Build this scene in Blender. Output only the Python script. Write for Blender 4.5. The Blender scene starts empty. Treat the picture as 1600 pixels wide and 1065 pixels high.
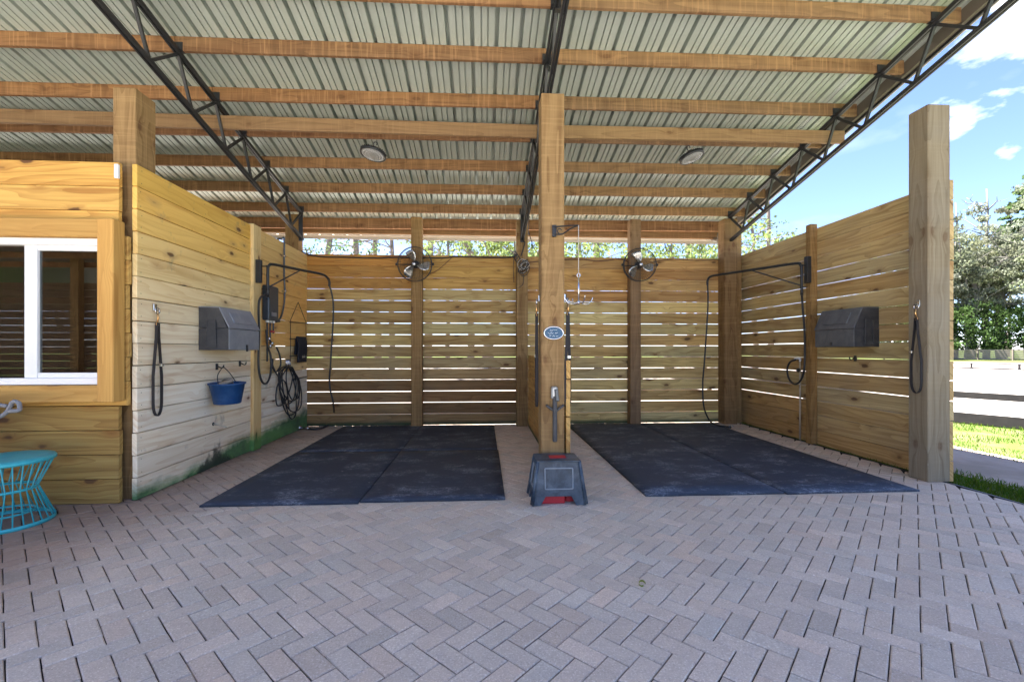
import bpy, math, random
from mathutils import Vector, Matrix, noise as mnoise
random.seed(7)
R = math.radians
S = bpy.context.scene
COL = S.collection

# ------------------------------------------------------------------ camera, sky, sun, exposure
CAMZ = 1.22
YAW = R(3.54)
cam_d = bpy.data.cameras.new('camera')
cam = bpy.data.objects.new('camera', cam_d); COL.objects.link(cam)
cam.location = (0, 0, CAMZ); cam.rotation_euler = (R(90), 0, -YAW)
cam_d.sensor_width = 36; cam_d.lens = 16; cam_d.shift_y = 13.5/1600
cam_d.clip_start = 0.05; cam_d.clip_end = 2000
S.camera = cam

SUN_DIR = Vector((-0.42, 0.22, 1.0)).normalized()        # towards the sun
EL = math.asin(SUN_DIR.z); AZ = math.atan2(SUN_DIR.x, SUN_DIR.y)
w = bpy.data.worlds.new('World'); S.world = w; w.use_nodes = True
nt = w.node_tree; nt.nodes.clear()
wo = nt.nodes.new('ShaderNodeOutputWorld'); bg = nt.nodes.new('ShaderNodeBackground')
sky = nt.nodes.new('ShaderNodeTexSky'); sky.sky_type = 'NISHITA'; sky.sun_disc = False
sky.sun_elevation = EL; sky.sun_rotation = AZ
sky.altitude = 2500; sky.air_density = 1.0; sky.dust_density = 0.2; sky.ozone_density = 4.0
tc = nt.nodes.new('ShaderNodeTexCoord'); mp = nt.nodes.new('ShaderNodeMapping')
mp.inputs['Scale'].default_value = (1.6, 1.6, 3.6); mp.inputs['Location'].default_value = (0.35, 0.1, 0.55)
n1 = nt.nodes.new('ShaderNodeTexNoise'); n1.inputs['Scale'].default_value = 1.5; n1.inputs['Detail'].default_value = 7
n1.inputs['Roughness'].default_value = 0.52
cr = nt.nodes.new('ShaderNodeValToRGB'); cr.color_ramp.elements[0].position = 0.5; cr.color_ramp.elements[1].position = 0.68
mx = nt.nodes.new('ShaderNodeMix'); mx.data_type = 'RGBA'
nt.links.new(tc.outputs['Generated'], mp.inputs['Vector']); nt.links.new(mp.outputs[0], n1.inputs['Vector'])
def wm(op, a, b=0.0, clamp=False):
    n = nt.nodes.new('ShaderNodeMath'); n.operation = op; n.use_clamp = clamp
    for i, v in enumerate((a, b)):
        if hasattr(v, 'links'): nt.links.new(v, n.inputs[i])
        else: n.inputs[i].default_value = v
    return n.outputs[0]
def bank(d, tight):
    dn = nt.nodes.new('ShaderNodeVectorMath'); dn.operation = 'DOT_PRODUCT'
    nv = nt.nodes.new('ShaderNodeVectorMath'); nv.operation = 'NORMALIZE'; nt.links.new(tc.outputs['Generated'], nv.inputs[0])
    nt.links.new(nv.outputs[0], dn.inputs[0]); dn.inputs[1].default_value = Vector(d).normalized()
    return wm('MULTIPLY', wm('SUBTRACT', 1.0, dn.outputs['Value']), -tight)
n2_ = nt.nodes.new('ShaderNodeTexNoise'); n2_.inputs['Scale'].default_value = 4.5; n2_.inputs['Detail'].default_value = 8; n2_.inputs['Roughness'].default_value = .55
nt.links.new(mp.outputs[0], n2_.inputs['Vector'])
nt.links.new(wm('ADD', n1.outputs['Fac'], 0.0), cr.inputs[0])
k1 = wm('ADD', wm('ADD', bank((1.22, .88, .80), 13.0), n2_.outputs['Fac']), .02)
k2 = wm('ADD', wm('ADD', bank((1.19, .92, .44), 90.0), n2_.outputs['Fac']), -.14)
cr2 = nt.nodes.new('ShaderNodeValToRGB'); cr2.color_ramp.elements[0].position = .38; cr2.color_ramp.elements[1].position = .56
nt.links.new(wm('MAXIMUM', k1, k2), cr2.inputs[0])
nt.links.new(wm('MAXIMUM', wm('MULTIPLY', cr.outputs['Color'], .3), wm('MULTIPLY', cr2.outputs['Color'], .9)), mx.inputs['Factor'])
tn = nt.nodes.new('ShaderNodeMix'); tn.data_type = 'RGBA'; tn.blend_type = 'MULTIPLY'; tn.inputs['Factor'].default_value = 1
nt.links.new(sky.outputs[0], tn.inputs['A']); tn.inputs['B'].default_value = (.94, .86, .95, 1); nt.links.new(tn.outputs['Result'], mx.inputs['A']); mx.inputs['B'].default_value = (6.2, 6.3, 6.6, 1)
nt.links.new(mx.outputs['Result'], bg.inputs['Color']); bg.inputs['Strength'].default_value = 0.06
nt.links.new(bg.outputs[0], wo.inputs[0])
sd = bpy.data.lights.new('sun', 'SUN'); sd.energy = 5.0; sd.angle = R(0.6); sd.color = (1, .95, .87)
so = bpy.data.objects.new('sun', sd); COL.objects.link(so)
so.rotation_euler = SUN_DIR.to_track_quat('Z', 'Y').to_euler()
S.view_settings.view_transform = 'Standard'; S.view_settings.look = 'None'
S.view_settings.exposure = 3.05; S.view_settings.gamma = 1
S.cycles.max_bounces = 10; S.cycles.diffuse_bounces = 6; S.cycles.glossy_bounces = 4
S.cycles.transparent_max_bounces = 12

# ------------------------------------------------------------------ measuring helper: a point seen in the photo, put on a real plane
FP = 711.0; CA, SA = math.cos(YAW), math.sin(YAW)
def on(px, py, X=None, Y=None, Z=None):
    u = (px-800)/FP; v = (546-py)/FP
    dx, dy = SA+u*CA, CA-u*SA
    if X is not None: d = X/dx
    elif Y is not None: d = Y/dy
    else: d = (Z-CAMZ)/v
    return Vector((dx*d, dy*d, CAMZ+v*d))

# ------------------------------------------------------------------ materials
def newmat(name):
    m = bpy.data.materials.new(name); m.use_nodes = True
    return m, m.node_tree, m.node_tree.nodes['Principled BSDF']
def N(t, typ, **kw):
    n = t.nodes.new(typ)
    for k, v in kw.items(): setattr(n, k, v)
    return n
def mixc(t, fac, a, b, mode='MIX'):
    n = N(t, 'ShaderNodeMix', data_type='RGBA', blend_type=mode)
    for s, v in (('Factor', fac), ('A', a), ('B', b)):
        if hasattr(v, 'links'): t.links.new(v, n.inputs[s])
        elif isinstance(v, (int, float)): n.inputs[s].default_value = v
        else: n.inputs[s].default_value = (*v[:3], 1)
    return n.outputs['Result']
def math_(t, op, a, b=0.0, c=0.0, clamp=False):
    n = N(t, 'ShaderNodeMath', operation=op, use_clamp=clamp)
    for i, v in enumerate((a, b, c)):
        if hasattr(v, 'links'): t.links.new(v, n.inputs[i])
        else: n.inputs[i].default_value = v
    return n.outputs[0]
def ramp(t, f, p0, p1, c0=(0,0,0), c1=(1,1,1)):
    n = N(t, 'ShaderNodeValToRGB'); e = n.color_ramp.elements
    e[0].position = p0; e[1].position = p1; e[0].color = (*c0, 1); e[1].color = (*c1, 1)
    t.links.new(f, n.inputs[0]); return n.outputs['Color']
def mapped(t, src, scale, loc=(0,0,0)):
    n = N(t, 'ShaderNodeMapping'); n.inputs['Scale'].default_value = scale; n.inputs['Location'].default_value = loc
    t.links.new(src, n.inputs['Vector']); return n.outputs[0]
def noise(t, vec, scale, detail=4, rough=.5, dist=0):
    n = N(t, 'ShaderNodeTexNoise'); n.inputs['Scale'].default_value = scale; n.inputs['Detail'].default_value = detail
    n.inputs['Roughness'].default_value = rough; n.inputs['Distortion'].default_value = dist
    if vec is not None: t.links.new(vec, n.inputs['Vector'])
    return n.outputs['Fac']
def bump(t, h, strength, dist=.002, bsdf=None):
    n = N(t, 'ShaderNodeBump'); n.inputs['Strength'].default_value = strength; n.inputs['Distance'].default_value = dist
    t.links.new(h, n.inputs['Height'])
    if bsdf: t.links.new(n.outputs[0], bsdf.inputs['Normal'])
    return n.outputs[0]
def srgb(r, g, b):
    f = lambda c: (c/255/12.92) if c/255 <= .04045 else ((c/255+.055)/1.055)**2.4
    return (f(r), f(g), f(b))

def wood(name, base, dark, knot=(.10,.045,.018), knots=1.0, rough=.7, grain=1.0, sawn=0.0, splash=None, grey=0.0):
    m, t, b = newmat(name)
    uv = N(t, 'ShaderNodeUVMap').outputs[0]
    at = N(t, 'ShaderNodeAttribute', attribute_name='tint')
    pos = N(t, 'ShaderNodeNewGeometry').outputs['Position']
    # knots
    kv = N(t, 'ShaderNodeTexVoronoi', feature='F1'); kv.inputs['Scale'].default_value = 1.0; kv.inputs['Randomness'].default_value = 1
    wob = noise(t, mapped(t, uv, (9, 14, 1)), 1.0, 3)
    kvec = N(t, 'ShaderNodeVectorMath', operation='ADD')
    kd = N(t, 'ShaderNodeCombineXYZ'); t.links.new(math_(t, 'MULTIPLY', wob, .18), kd.inputs[0]); t.links.new(math_(t, 'MULTIPLY', wob, .22), kd.inputs[1])
    t.links.new(mapped(t, uv, (2.7, 6.2, 1)), kvec.inputs[0]); t.links.new(kd.outputs[0], kvec.inputs[1])
    t.links.new(kvec.outputs[0], kv.inputs['Vector'])
    dist = kv.outputs['Distance']
    sel = math_(t, 'GREATER_THAN', N(t, 'ShaderNodeSeparateColor').outputs[0], .38)
    sc = sel.node.inputs[0].links[0].from_node; t.links.new(kv.outputs['Color'], sc.inputs[0])
    infl = math_(t, 'POWER', math_(t, 'SUBTRACT', 1.0, math_(t, 'MULTIPLY', dist, 2.2), clamp=True), 2.0)
    # grain: strongly stretched along the board and bent round the knots
    sep = N(t, 'ShaderNodeSeparateXYZ'); t.links.new(uv, sep.inputs[0])
    gv = N(t, 'ShaderNodeCombineXYZ')
    t.links.new(math_(t, 'MULTIPLY', sep.outputs[0], .9), gv.inputs[0])
    t.links.new(math_(t, 'ADD', math_(t, 'MULTIPLY', sep.outputs[1], 26), math_(t, 'MULTIPLY', infl, 2.2)), gv.inputs[1])
    g1 = noise(t, gv.outputs[0], 1.0, 3, .55, .6)
    rings = math_(t, 'FRACT', math_(t, 'MULTIPLY', noise(t, mapped(t, gv.outputs[0], (.55, .22, 1)), 1.0, 1, .4), 9.0))
    rings = math_(t, 'POWER', rings, 2.5)
    g2 = noise(t, mapped(t, uv, (6, 260, 1)), 1.0, 2, .6)
    gg = math_(t, 'ADD', math_(t, 'MULTIPLY', rings, .6*grain), math_(t, 'MULTIPLY', ramp(t, g1, .42, .68), .55*grain), clamp=True)
    c = mixc(t, gg, base, dark)
    c = mixc(t, math_(t, 'MULTIPLY', ramp(t, g2, .35, .75), .28), c, dark)
    # heartwood streaks, blotches
    hs = noise(t, mapped(t, uv, (.55, 5.5, 1)), 1.0, 3, .6, .4)
    c = mixc(t, math_(t, 'MULTIPLY', ramp(t, hs, .58, .68), .6*knots), c, (dark[0]*.78, dark[1]*.62, dark[2]*.5))
    c = mixc(t, 1.0, c, at.outputs['Color'], 'MULTIPLY')
    kcore = math_(t, 'MULTIPLY', ramp(t, dist, .10, .155, (1,1,1), (0,0,0)), sel)
    khalo = math_(t, 'MULTIPLY', ramp(t, dist, .10, .34, (1,1,1), (0,0,0)), sel)
    c = mixc(t, math_(t, 'MULTIPLY', khalo, .5*knots), c, (dark[0]*.7, dark[1]*.5, dark[2]*.4))
    c = mixc(t, math_(t, 'MULTIPLY', kcore, .88*knots), c, knot)
    if sawn:
        sw = noise(t, mapped(t, uv, (34, 1.2, 1)), 1.0, 3, .65, .3)
        c = mixc(t, math_(t, 'MULTIPLY', ramp(t, sw, .52, .64), sawn), c, (min(1, base[0]*1.7), base[1]*1.8, base[2]*1.9))
        sw2 = noise(t, mapped(t, uv, (9, 2, 1), (3, 7, 0)), 1.0, 3, .65, .3)
        c = mixc(t, math_(t, 'MULTIPLY', ramp(t, sw2, .5, .68), sawn*.9), c, (dark[0]*.45, dark[1]*.4, dark[2]*.35))
    if grey:
        gn = noise(t, mapped(t, pos, (1.1, 1.1, 1.8)), 1.3, 5, .6)
        c = mixc(t, math_(t, 'MULTIPLY', ramp(t, gn, .42, .68), grey), c, (.23, .21, .18))
    if splash == 'algae':
        sp = N(t, 'ShaderNodeSeparateXYZ'); t.links.new(pos, sp.inputs[0])
        nn = noise(t, mapped(t, pos, (1, 1.4, 2.2)), 1.6, 5, .62)
        hz = math_(t, 'ADD', math_(t, 'SUBTRACT', .29, sp.outputs[2]), math_(t, 'MULTIPLY', math_(t, 'SUBTRACT', nn, .5), .35))
        along = ramp(t, math_(t, 'MULTIPLY', math_(t, 'SUBTRACT', sp.outputs[1], 4.2), .5), 0, .9)
        hz = math_(t, 'ADD', hz, math_(t, 'MULTIPLY', math_(t, 'SUBTRACT', along, 1.0), .16))
        f = math_(t, 'MULTIPLY', ramp(t, hz, 0.0, .12), .92)
        c = mixc(t, f, c, mixc(t, ramp(t, nn, .4, .65), (.07, .24, .06), (.02, .09, .03)))
        # near black mildew patch by the paving
        dy = math_(t, 'SUBTRACT', sp.outputs[1], 4.92); dy = math_(t, 'MULTIPLY', dy, dy)
        bl = math_(t, 'SUBTRACT', math_(t, 'ADD', .235, math_(t, 'MULTIPLY', math_(t, 'SUBTRACT', noise(t, pos, 6.5, 6, .62), .5), .5)),
                   math_(t, 'ADD', math_(t, 'MULTIPLY', dy, 1.15), sp.outputs[2]))
        c = mixc(t, math_(t, 'MULTIPLY', ramp(t, bl, .03, .11), .88), c, (.03, .032, .026))
        mt_ = noise(t, mapped(t, pos, (1, 2.2, 1.6)), 1.9, 6, .65)
        c = mixc(t, math_(t, 'MULTIPLY', ramp(t, mt_, .62, .72), .5), c, (.16, .15, .12))
    if splash == 'damp':
        sp = N(t, 'ShaderNodeSeparateXYZ'); t.links.new(pos, sp.inputs[0])
        nn = noise(t, mapped(t, pos, (1.2, 1, 2)), 1.5, 5, .6)
        hz = math_(t, 'ADD', math_(t, 'SUBTRACT', .05, sp.outputs[2]), math_(t, 'MULTIPLY', nn, .07))
        c = mixc(t, math_(t, 'MULTIPLY', ramp(t, hz, 0.0, .05), .9), c, (.02, .05, .02))
        st = noise(t, mapped(t, pos, (.8, 1, 1.3)), 1.1, 5, .65)
        c = mixc(t, math_(t, 'MULTIPLY', ramp(t, st, .5, .7), .35), c, (.11, .10, .065))
    t.links.new(c, b.inputs['Base Color']); b.inputs['Roughness'].default_value = rough
    b.inputs['Specular IOR Level'].default_value = .3
    bump(t, math_(t, 'ADD', math_(t, 'MULTIPLY', gg, -.6), math_(t, 'MULTIPLY', g2, .6)), .35, .0015, b)
    return m

def simple(name, col, rough=.5, metal=0, var=.12, scale=30, spec=.5, bmp=0.0, dust=None, dustamt=.3):
    m, t, b = newmat(name)
    oc = N(t, 'ShaderNodeTexCoord').outputs['Object']
    n = noise(t, oc, scale, 5, .6)
    c = mixc(t, n, tuple(x*(1-var) for x in col), tuple(min(1, x*(1+var)) for x in col))
    if dust:
        d = noise(t, oc, 7, 6, .7, .5)
        c = mixc(t, math_(t, 'MULTIPLY', ramp(t, d, .42, .66), dustamt), c, dust)
    t.links.new(c, b.inputs['Base Color'])
    t.links.new(math_(t, 'ADD', rough-.08, math_(t, 'MULTIPLY', n, .16)), b.inputs['Roughness'])
    b.inputs['Metallic'].default_value = metal; b.inputs['Specular IOR Level'].default_value = spec
    if bmp: bump(t, n, bmp, .003, b)
    return m

M = {}
M['purlin'] = wood( 'purlin_wood', (.28,.15,.07), (.15,.075,.035), sawn=.38, rough=.8, knots=.7)
M['beam'] = wood('beam_wood', (.29,.175,.085), (.18,.10,.045), rough=.75, knots=.6, sawn=.12)
M['left'] = wood('left_wall_wood', (.82,.68,.45), (.68,.50,.28), splash='algae', knots=1.0)
M['back'] = wood('back_wall_wood', (.55,.42,.19), (.30,.19,.07), splash='damp', knots=1.0)
M['right'] = wood('right_wall_wood', (.56,.43,.21), (.32,.21,.085), knots=1.0, grey=.22)
M['front'] = wood('facade_wood', (.60,.37,.105), (.36,.185,.045), knots=1.0)
M['casing'] = wood('casing_wood', (.60,.35,.10), (.42,.21,.05), knots=.8, grain=.8)
M['post'] = wood('post_wood', (.32,.20,.085), (.17,.095,.036), knots=.75, rough=.85, sawn=.16)
M['greypost'] = wood('grey_post_wood', (.29,.235,.155), (.18,.135,.08), knots=.5, rough=.85, grey=.3, sawn=.04)
M['darkpost'] = wood('dark_post_wood', (.20,.13,.075), (.12,.075,.04), knots=.4, rough=.85, sawn=.06)
M['black_steel'] = simple('black_steel', (.018,.019,.022), .45, .0, .3, 20, .5)
M['grey_steel'] = simple('grey_steel', (.10,.11,.12), .45, .6, .3, 20, .5)
M['chrome'] = simple('chrome', (.62,.62,.64), .22, 1.0, .1, 30)
M['brass'] = simple('brass', (.55,.32,.14), .3, 1.0, .2, 30)
M['rubber_hose'] = simple('rubber_hose', (.022,.024,.028), .5, 0, .25, 40)
M['plastic'] = simple('grey_plastic', (.20,.215,.245), .42, 0, .15, 14, .5, 0.0, (.36,.36,.37), .35)
M['plastic_mid'] = simple('charcoal_plastic', (.075,.083,.095), .42, 0, .15, 14, .5, 0.0, (.2,.2,.21), .35)
M['plastic_dark'] = simple('dark_plastic', (.03,.032,.038), .5, 0, .25, 12, .45, 0.0, (.13,.12,.11), .3)
M['heater'] = simple('heater_case', (.035,.045,.06), .3, 0, .1, 10, .5)
M['blue'] = simple('blue_plastic', (.006,.05,.17), .45, 0, .25, 12, .5, 0.0, (.05,.13,.28), .5)
M['red'] = simple('red_plastic', (.50,.02,.03), .45, 0, .2, 10)
M['stepbox'] = simple('step_plastic', (.020,.036,.056), .40, 0, .3, 11, .5, .15, (.12,.16,.20), .7)
M['worn'] = simple('worn_plastic_edge', (.24,.27,.30), .6, 0, .4, 20)
M['dullchrome'] = simple('dull_chrome', (.35,.36,.38), .35, .7, .1, 30)
M['turq'] = simple('turquoise_paint', (.04,.42,.47), .38, 0, .15, 12, .5, .08, (.05,.22,.22), .25)
M['strap'] = simple('black_webbing', (.02,.017,.018), .75, 0, .3, 60)
M['cloth'] = simple('dark_cloth', (.010,.012,.022), .85, 0, .3, 25)
M['white_pvc'] = simple('white_pvc', (.72,.72,.70), .35, 0, .05, 10)
M['old_pvc'] = simple('old_pvc', (.50,.44,.33), .5, 0, .2, 20)
M['vinyl'] = simple('white_vinyl', (.80,.80,.80), .35, 0, .04, 8)
M['rope'] = simple('rope', (.42,.40,.37), .8, 0, .3, 90)
M['cable'] = simple('cable', (.02,.02,.022), .55, 0, .2, 20)
M['brown_cable'] = simple('brown_cable', (.10,.045,.03), .6, 0, .2, 20)
M['blade'] = simple('fan_blade', (.62,.62,.62), .28, .9, .06, 8)
M['lens'] = simple('lamp_lens', (.42,.43,.44), .15, .3, .15, 60)
M['trim'] = simple('pale_trim', (.42,.38,.33), .4, .2, .1, 4)
M['gutter'] = simple('bronze_gutter', (.16,.14,.12), .45, .2, .15, 6)
M['brush'] = simple('brush_bristle', (.32,.27,.22), .8, 0, .4, 60)
M['signblue'] = simple('sign_blue', (.035,.085,.15), .35, .3, .15, 40)
M['leafgreen'] = simple('fallen_leaf', (.20,.22,.03), .6, 0, .3, 50)
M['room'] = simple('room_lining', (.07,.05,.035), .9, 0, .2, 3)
M['blackfence'] = simple('black_fence_paint', (.016,.014,.016), .7, 0, .35, 9, .3, 0, (.035,.03,.03), .5)
M['arm'] = simple('chair_fabric', (.20,.20,.21), .6, 0, .2, 30)

def roofmat():
    m, t, b = newmat('roof_sheet_metal')
    pos = N(t, 'ShaderNodeNewGeometry').outputs['Position']
    n = noise(t, mapped(t, pos, (4, .5, .5)), 1.5, 5, .6)
    n2 = noise(t, mapped(t, pos, (30, 30, 30)), 1.0, 3, .5)
    c = mixc(t, n, (.42,.485,.45), (.55,.61,.575))
    c = mixc(t, math_(t, 'MULTIPLY', n2, .22), c, (.40,.44,.42))
    t.links.new(c, b.inputs['Base Color']); b.inputs['Metallic'].default_value = .35
    t.links.new(math_(t, 'ADD', .42, math_(t, 'MULTIPLY', n, .16)), b.inputs['Roughness'])
    return m
M['roof'] = roofmat()

def pavermat():
    m, t, b = newmat('paver_concrete')
    pos = N(t, 'ShaderNodeNewGeometry').outputs['Position']
    at = N(t, 'ShaderNodeAttribute', attribute_name='tint')
    n = noise(t, pos, 22, 6, .68); f = noise(t, pos, 120, 4, .75); big = noise(t, pos, .9, 4, .55)
    c = mixc(t, n, (.48,.385,.305), (.72,.60,.485))
    c = mixc(t, math_(t, 'MULTIPLY', ramp(t, f, .55, .64), .75), c, (.86,.78,.70))
    c = mixc(t, math_(t, 'MULTIPLY', ramp(t, f, .34, .44, (1,1,1), (0,0,0)), .45), c, (.24,.19,.155))
    # browner paving of the wash bays and along the left wall
    sp = N(t, 'ShaderNodeSeparateXYZ'); t.links.new(pos, sp.inputs[0])
    d1 = ramp(t, math_(t, 'ADD', math_(t, 'MULTIPLY', sp.outputs[1], .25), math_(t, 'MULTIPLY', big, .5)), 1.16, 1.5)
    d2 = ramp(t, math_(t, 'ADD', math_(t, 'MULTIPLY', sp.outputs[0], -.32), math_(t, 'MULTIPLY', big, .2)), .72, 1.2)
    c = mixc(t, math_(t, 'MULTIPLY', math_(t, 'MULTIPLY', math_(t, 'MAXIMUM', d1, d2), ramp(t, math_(t, 'MULTIPLY', math_(t, 'ADD', sp.outputs[0], 3.0), .25), .88, 1.0, (1,1,1), (.35,.35,.35))), .85), c, mixc(t, n, (.19,.115,.075), (.33,.225,.165)))
    sn = noise(t, pos, 2.6, 6, .65)
    c = mixc(t, math_(t, 'MULTIPLY', ramp(t, sn, .55, .8), .22), c, (.15,.13,.12))
    c = mixc(t, 1.0, c, at.outputs['Color'], 'MULTIPLY')
    t.links.new(c, b.inputs['Base Color']); b.inputs['Roughness'].default_value = .85
    b.inputs['Specular IOR Level'].default_value = .35
    bump(t, math_(t, 'ADD', math_(t, 'MULTIPLY', n, .7), math_(t, 'MULTIPLY', f, .5)), .8, .005, b)
    return m
M['paver'] = pavermat()
def groundmat(name, c0, c1, s, c2=None, bmp=.5):
    m, t, b = newmat(name)
    pos = N(t, 'ShaderNodeNewGeometry').outputs['Position']
    n = noise(t, pos, s, 8, .7); n2 = noise(t, pos, s*.12, 4, .6)
    c = mixc(t, n, c0, c1)
    if c2: c = mixc(t, ramp(t, n2, .45, .62), c, c2)
    t.links.new(c, b.inputs['Base Color']); b.inputs['Roughness'].default_value = .95
    b.inputs['Specular IOR Level'].default_value = .1
    bump(t, n, bmp, .03, b)
    return m
M['grass_ground'] = groundmat('grass_ground', (.05,.085,.018), (.12,.165,.04), 14, (.13,.14,.06))
M['sand'] = groundmat('sand', (.30,.27,.245), (.47,.435,.40), 26)
M['dirt'] = groundmat('dirt', (.30,.235,.19), (.48,.41,.35), 12, (.30,.25,.20))
M['bounce_ground'] = groundmat('pale_bounce_ground', (.50,.46,.42), (.62,.58,.53), 3, (.55,.5,.44), .1)  # kept pale so the added yard throws light indoors
M['joint'] = groundmat('joint_sand', (.02,.018,.016), (.05,.043,.038), 60, None, .2)

def matmat():
    m, t, b = newmat('mat_rubber')
    pos = N(t, 'ShaderNodeNewGeometry').outputs['Position']
    at = N(t, 'ShaderNodeAttribute', attribute_name='tint')
    n = noise(t, pos, 60, 5, .7); big = noise(t, pos, 1.6, 6, .7)
    c = mixc(t, n, (.010,.018,.034), (.030,.048,.080))
    c = mixc(t, math_(t, 'MULTIPLY', ramp(t, big, .42, .68), .28), c, (.055,.078,.115))
    sc = noise(t, mapped(t, pos, (1, 1.5, 1)), 2.3, 8, .78)
    fl = noise(t, mapped(t, pos, (1, 1, 1), (4, 2, 0)), 30, 4, .8, 1.4)
    scf = math_(t, 'MULTIPLY', ramp(t, sc, .50, .62), ramp(t, fl, .42, .62))
    c = mixc(t, math_(t, 'MULTIPLY', scf, .65), c, (.34,.37,.42))
    scr = noise(t, mapped(t, pos, (9, 60, 1), (3, 1, 0)), 1.0, 5, .75, 1.2); msk = noise(t, pos, 3.1, 3, .6)
    c = mixc(t, math_(t, 'MULTIPLY', math_(t, 'MULTIPLY', ramp(t, scr, .58, .68), ramp(t, msk, .48, .62)), .5), c, (.30,.33,.38))
    v = N(t, 'ShaderNodeTexVoronoi'); v.inputs['Scale'].default_value = 4.5; t.links.new(pos, v.inputs['Vector'])
    c = mixc(t, math_(t, 'MULTIPLY', ramp(t, v.outputs['Distance'], .035, .06, (1,1,1), (0,0,0)), .45), c, (.42,.45,.48))
    c = mixc(t, 1.0, c, at.outputs['Color'], 'MULTIPLY')
    t.links.new(c, b.inputs['Base Color'])
    t.links.new(math_(t, 'ADD', .5, math_(t, 'MULTIPLY', big, .3)), b.inputs['Roughness'])
    bump(t, n, .4, .003, b)
    return m
M['mat'] = matmat()

def glassmat():
    m, t, b = newmat('window_glass')
    t.nodes.remove(b); o = t.nodes['Material Output']
    tr = N(t, 'ShaderNodeBsdfTransparent'); tr.inputs[0].default_value = (.45,.50,.48,1)
    gl = N(t, 'ShaderNodeBsdfGlossy'); gl.inputs['Roughness'].default_value = .01
    fr = N(t, 'ShaderNodeFresnel'); fr.inputs['IOR'].default_value = 1.7
    ms = N(t, 'ShaderNodeMixShader')
    t.links.new(math_(t, 'ADD', math_(t, 'MULTIPLY', fr.outputs[0], 1.3), .05, clamp=True), ms.inputs[0])
    t.links.new(tr.outputs[0], ms.inputs[1]); t.links.new(gl.outputs[0], ms.inputs[2]); t.links.new(ms.outputs[0], o.inputs[0])
    return m
M['glass'] = glassmat()

def leafmat(name, c0, c1, trans=.3):
    m, t, b = newmat(name); o = t.nodes['Material Output']
    at = N(t, 'ShaderNodeAttribute', attribute_name='tint')
    pos = N(t, 'ShaderNodeNewGeometry').outputs['Position']
    n = noise(t, pos, 2.5, 3)
    c = mixc(t, 1.0, mixc(t, n, c0, c1), at.outputs['Color'], 'MULTIPLY')
    df = N(t, 'ShaderNodeBsdfDiffuse'); tl = N(t, 'ShaderNodeBsdfTranslucent'); ms = N(t, 'ShaderNodeMixShader')
    ms.inputs[0].default_value = trans
    t.links.new(c, df.inputs[0]); t.links.new(c, tl.inputs[0]); t.links.new(df.outputs[0], ms.inputs[1]); t.links.new(tl.outputs[0], ms.inputs[2])
    t.links.new(ms.outputs[0], o.inputs[0]); t.nodes.remove(b)
    return m
M['pine_leaf'] = leafmat('pine_needles', (.06,.10,.04), (.13,.18,.075), .4)
M['broad_leaf'] = leafmat('broad_leaves', (.12,.165,.055), (.20,.25,.10), .5)
M['moss'] = leafmat('grey_moss', (.14,.155,.11), (.225,.24,.18), .35)
M['shrub'] = leafmat('shrub_leaves', (.035,.065,.025), (.08,.125,.045), .3)
M['blade_grass'] = leafmat('grass_blades', (.045,.10,.012), (.10,.18,.025), .4)
M['bark'] = simple('bark', (.15,.125,.11), .9, 0, .35, 4)
M['pale_bark'] = simple('pale_bark', (.19,.175,.165), .9, 0, .3, 4)

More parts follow.
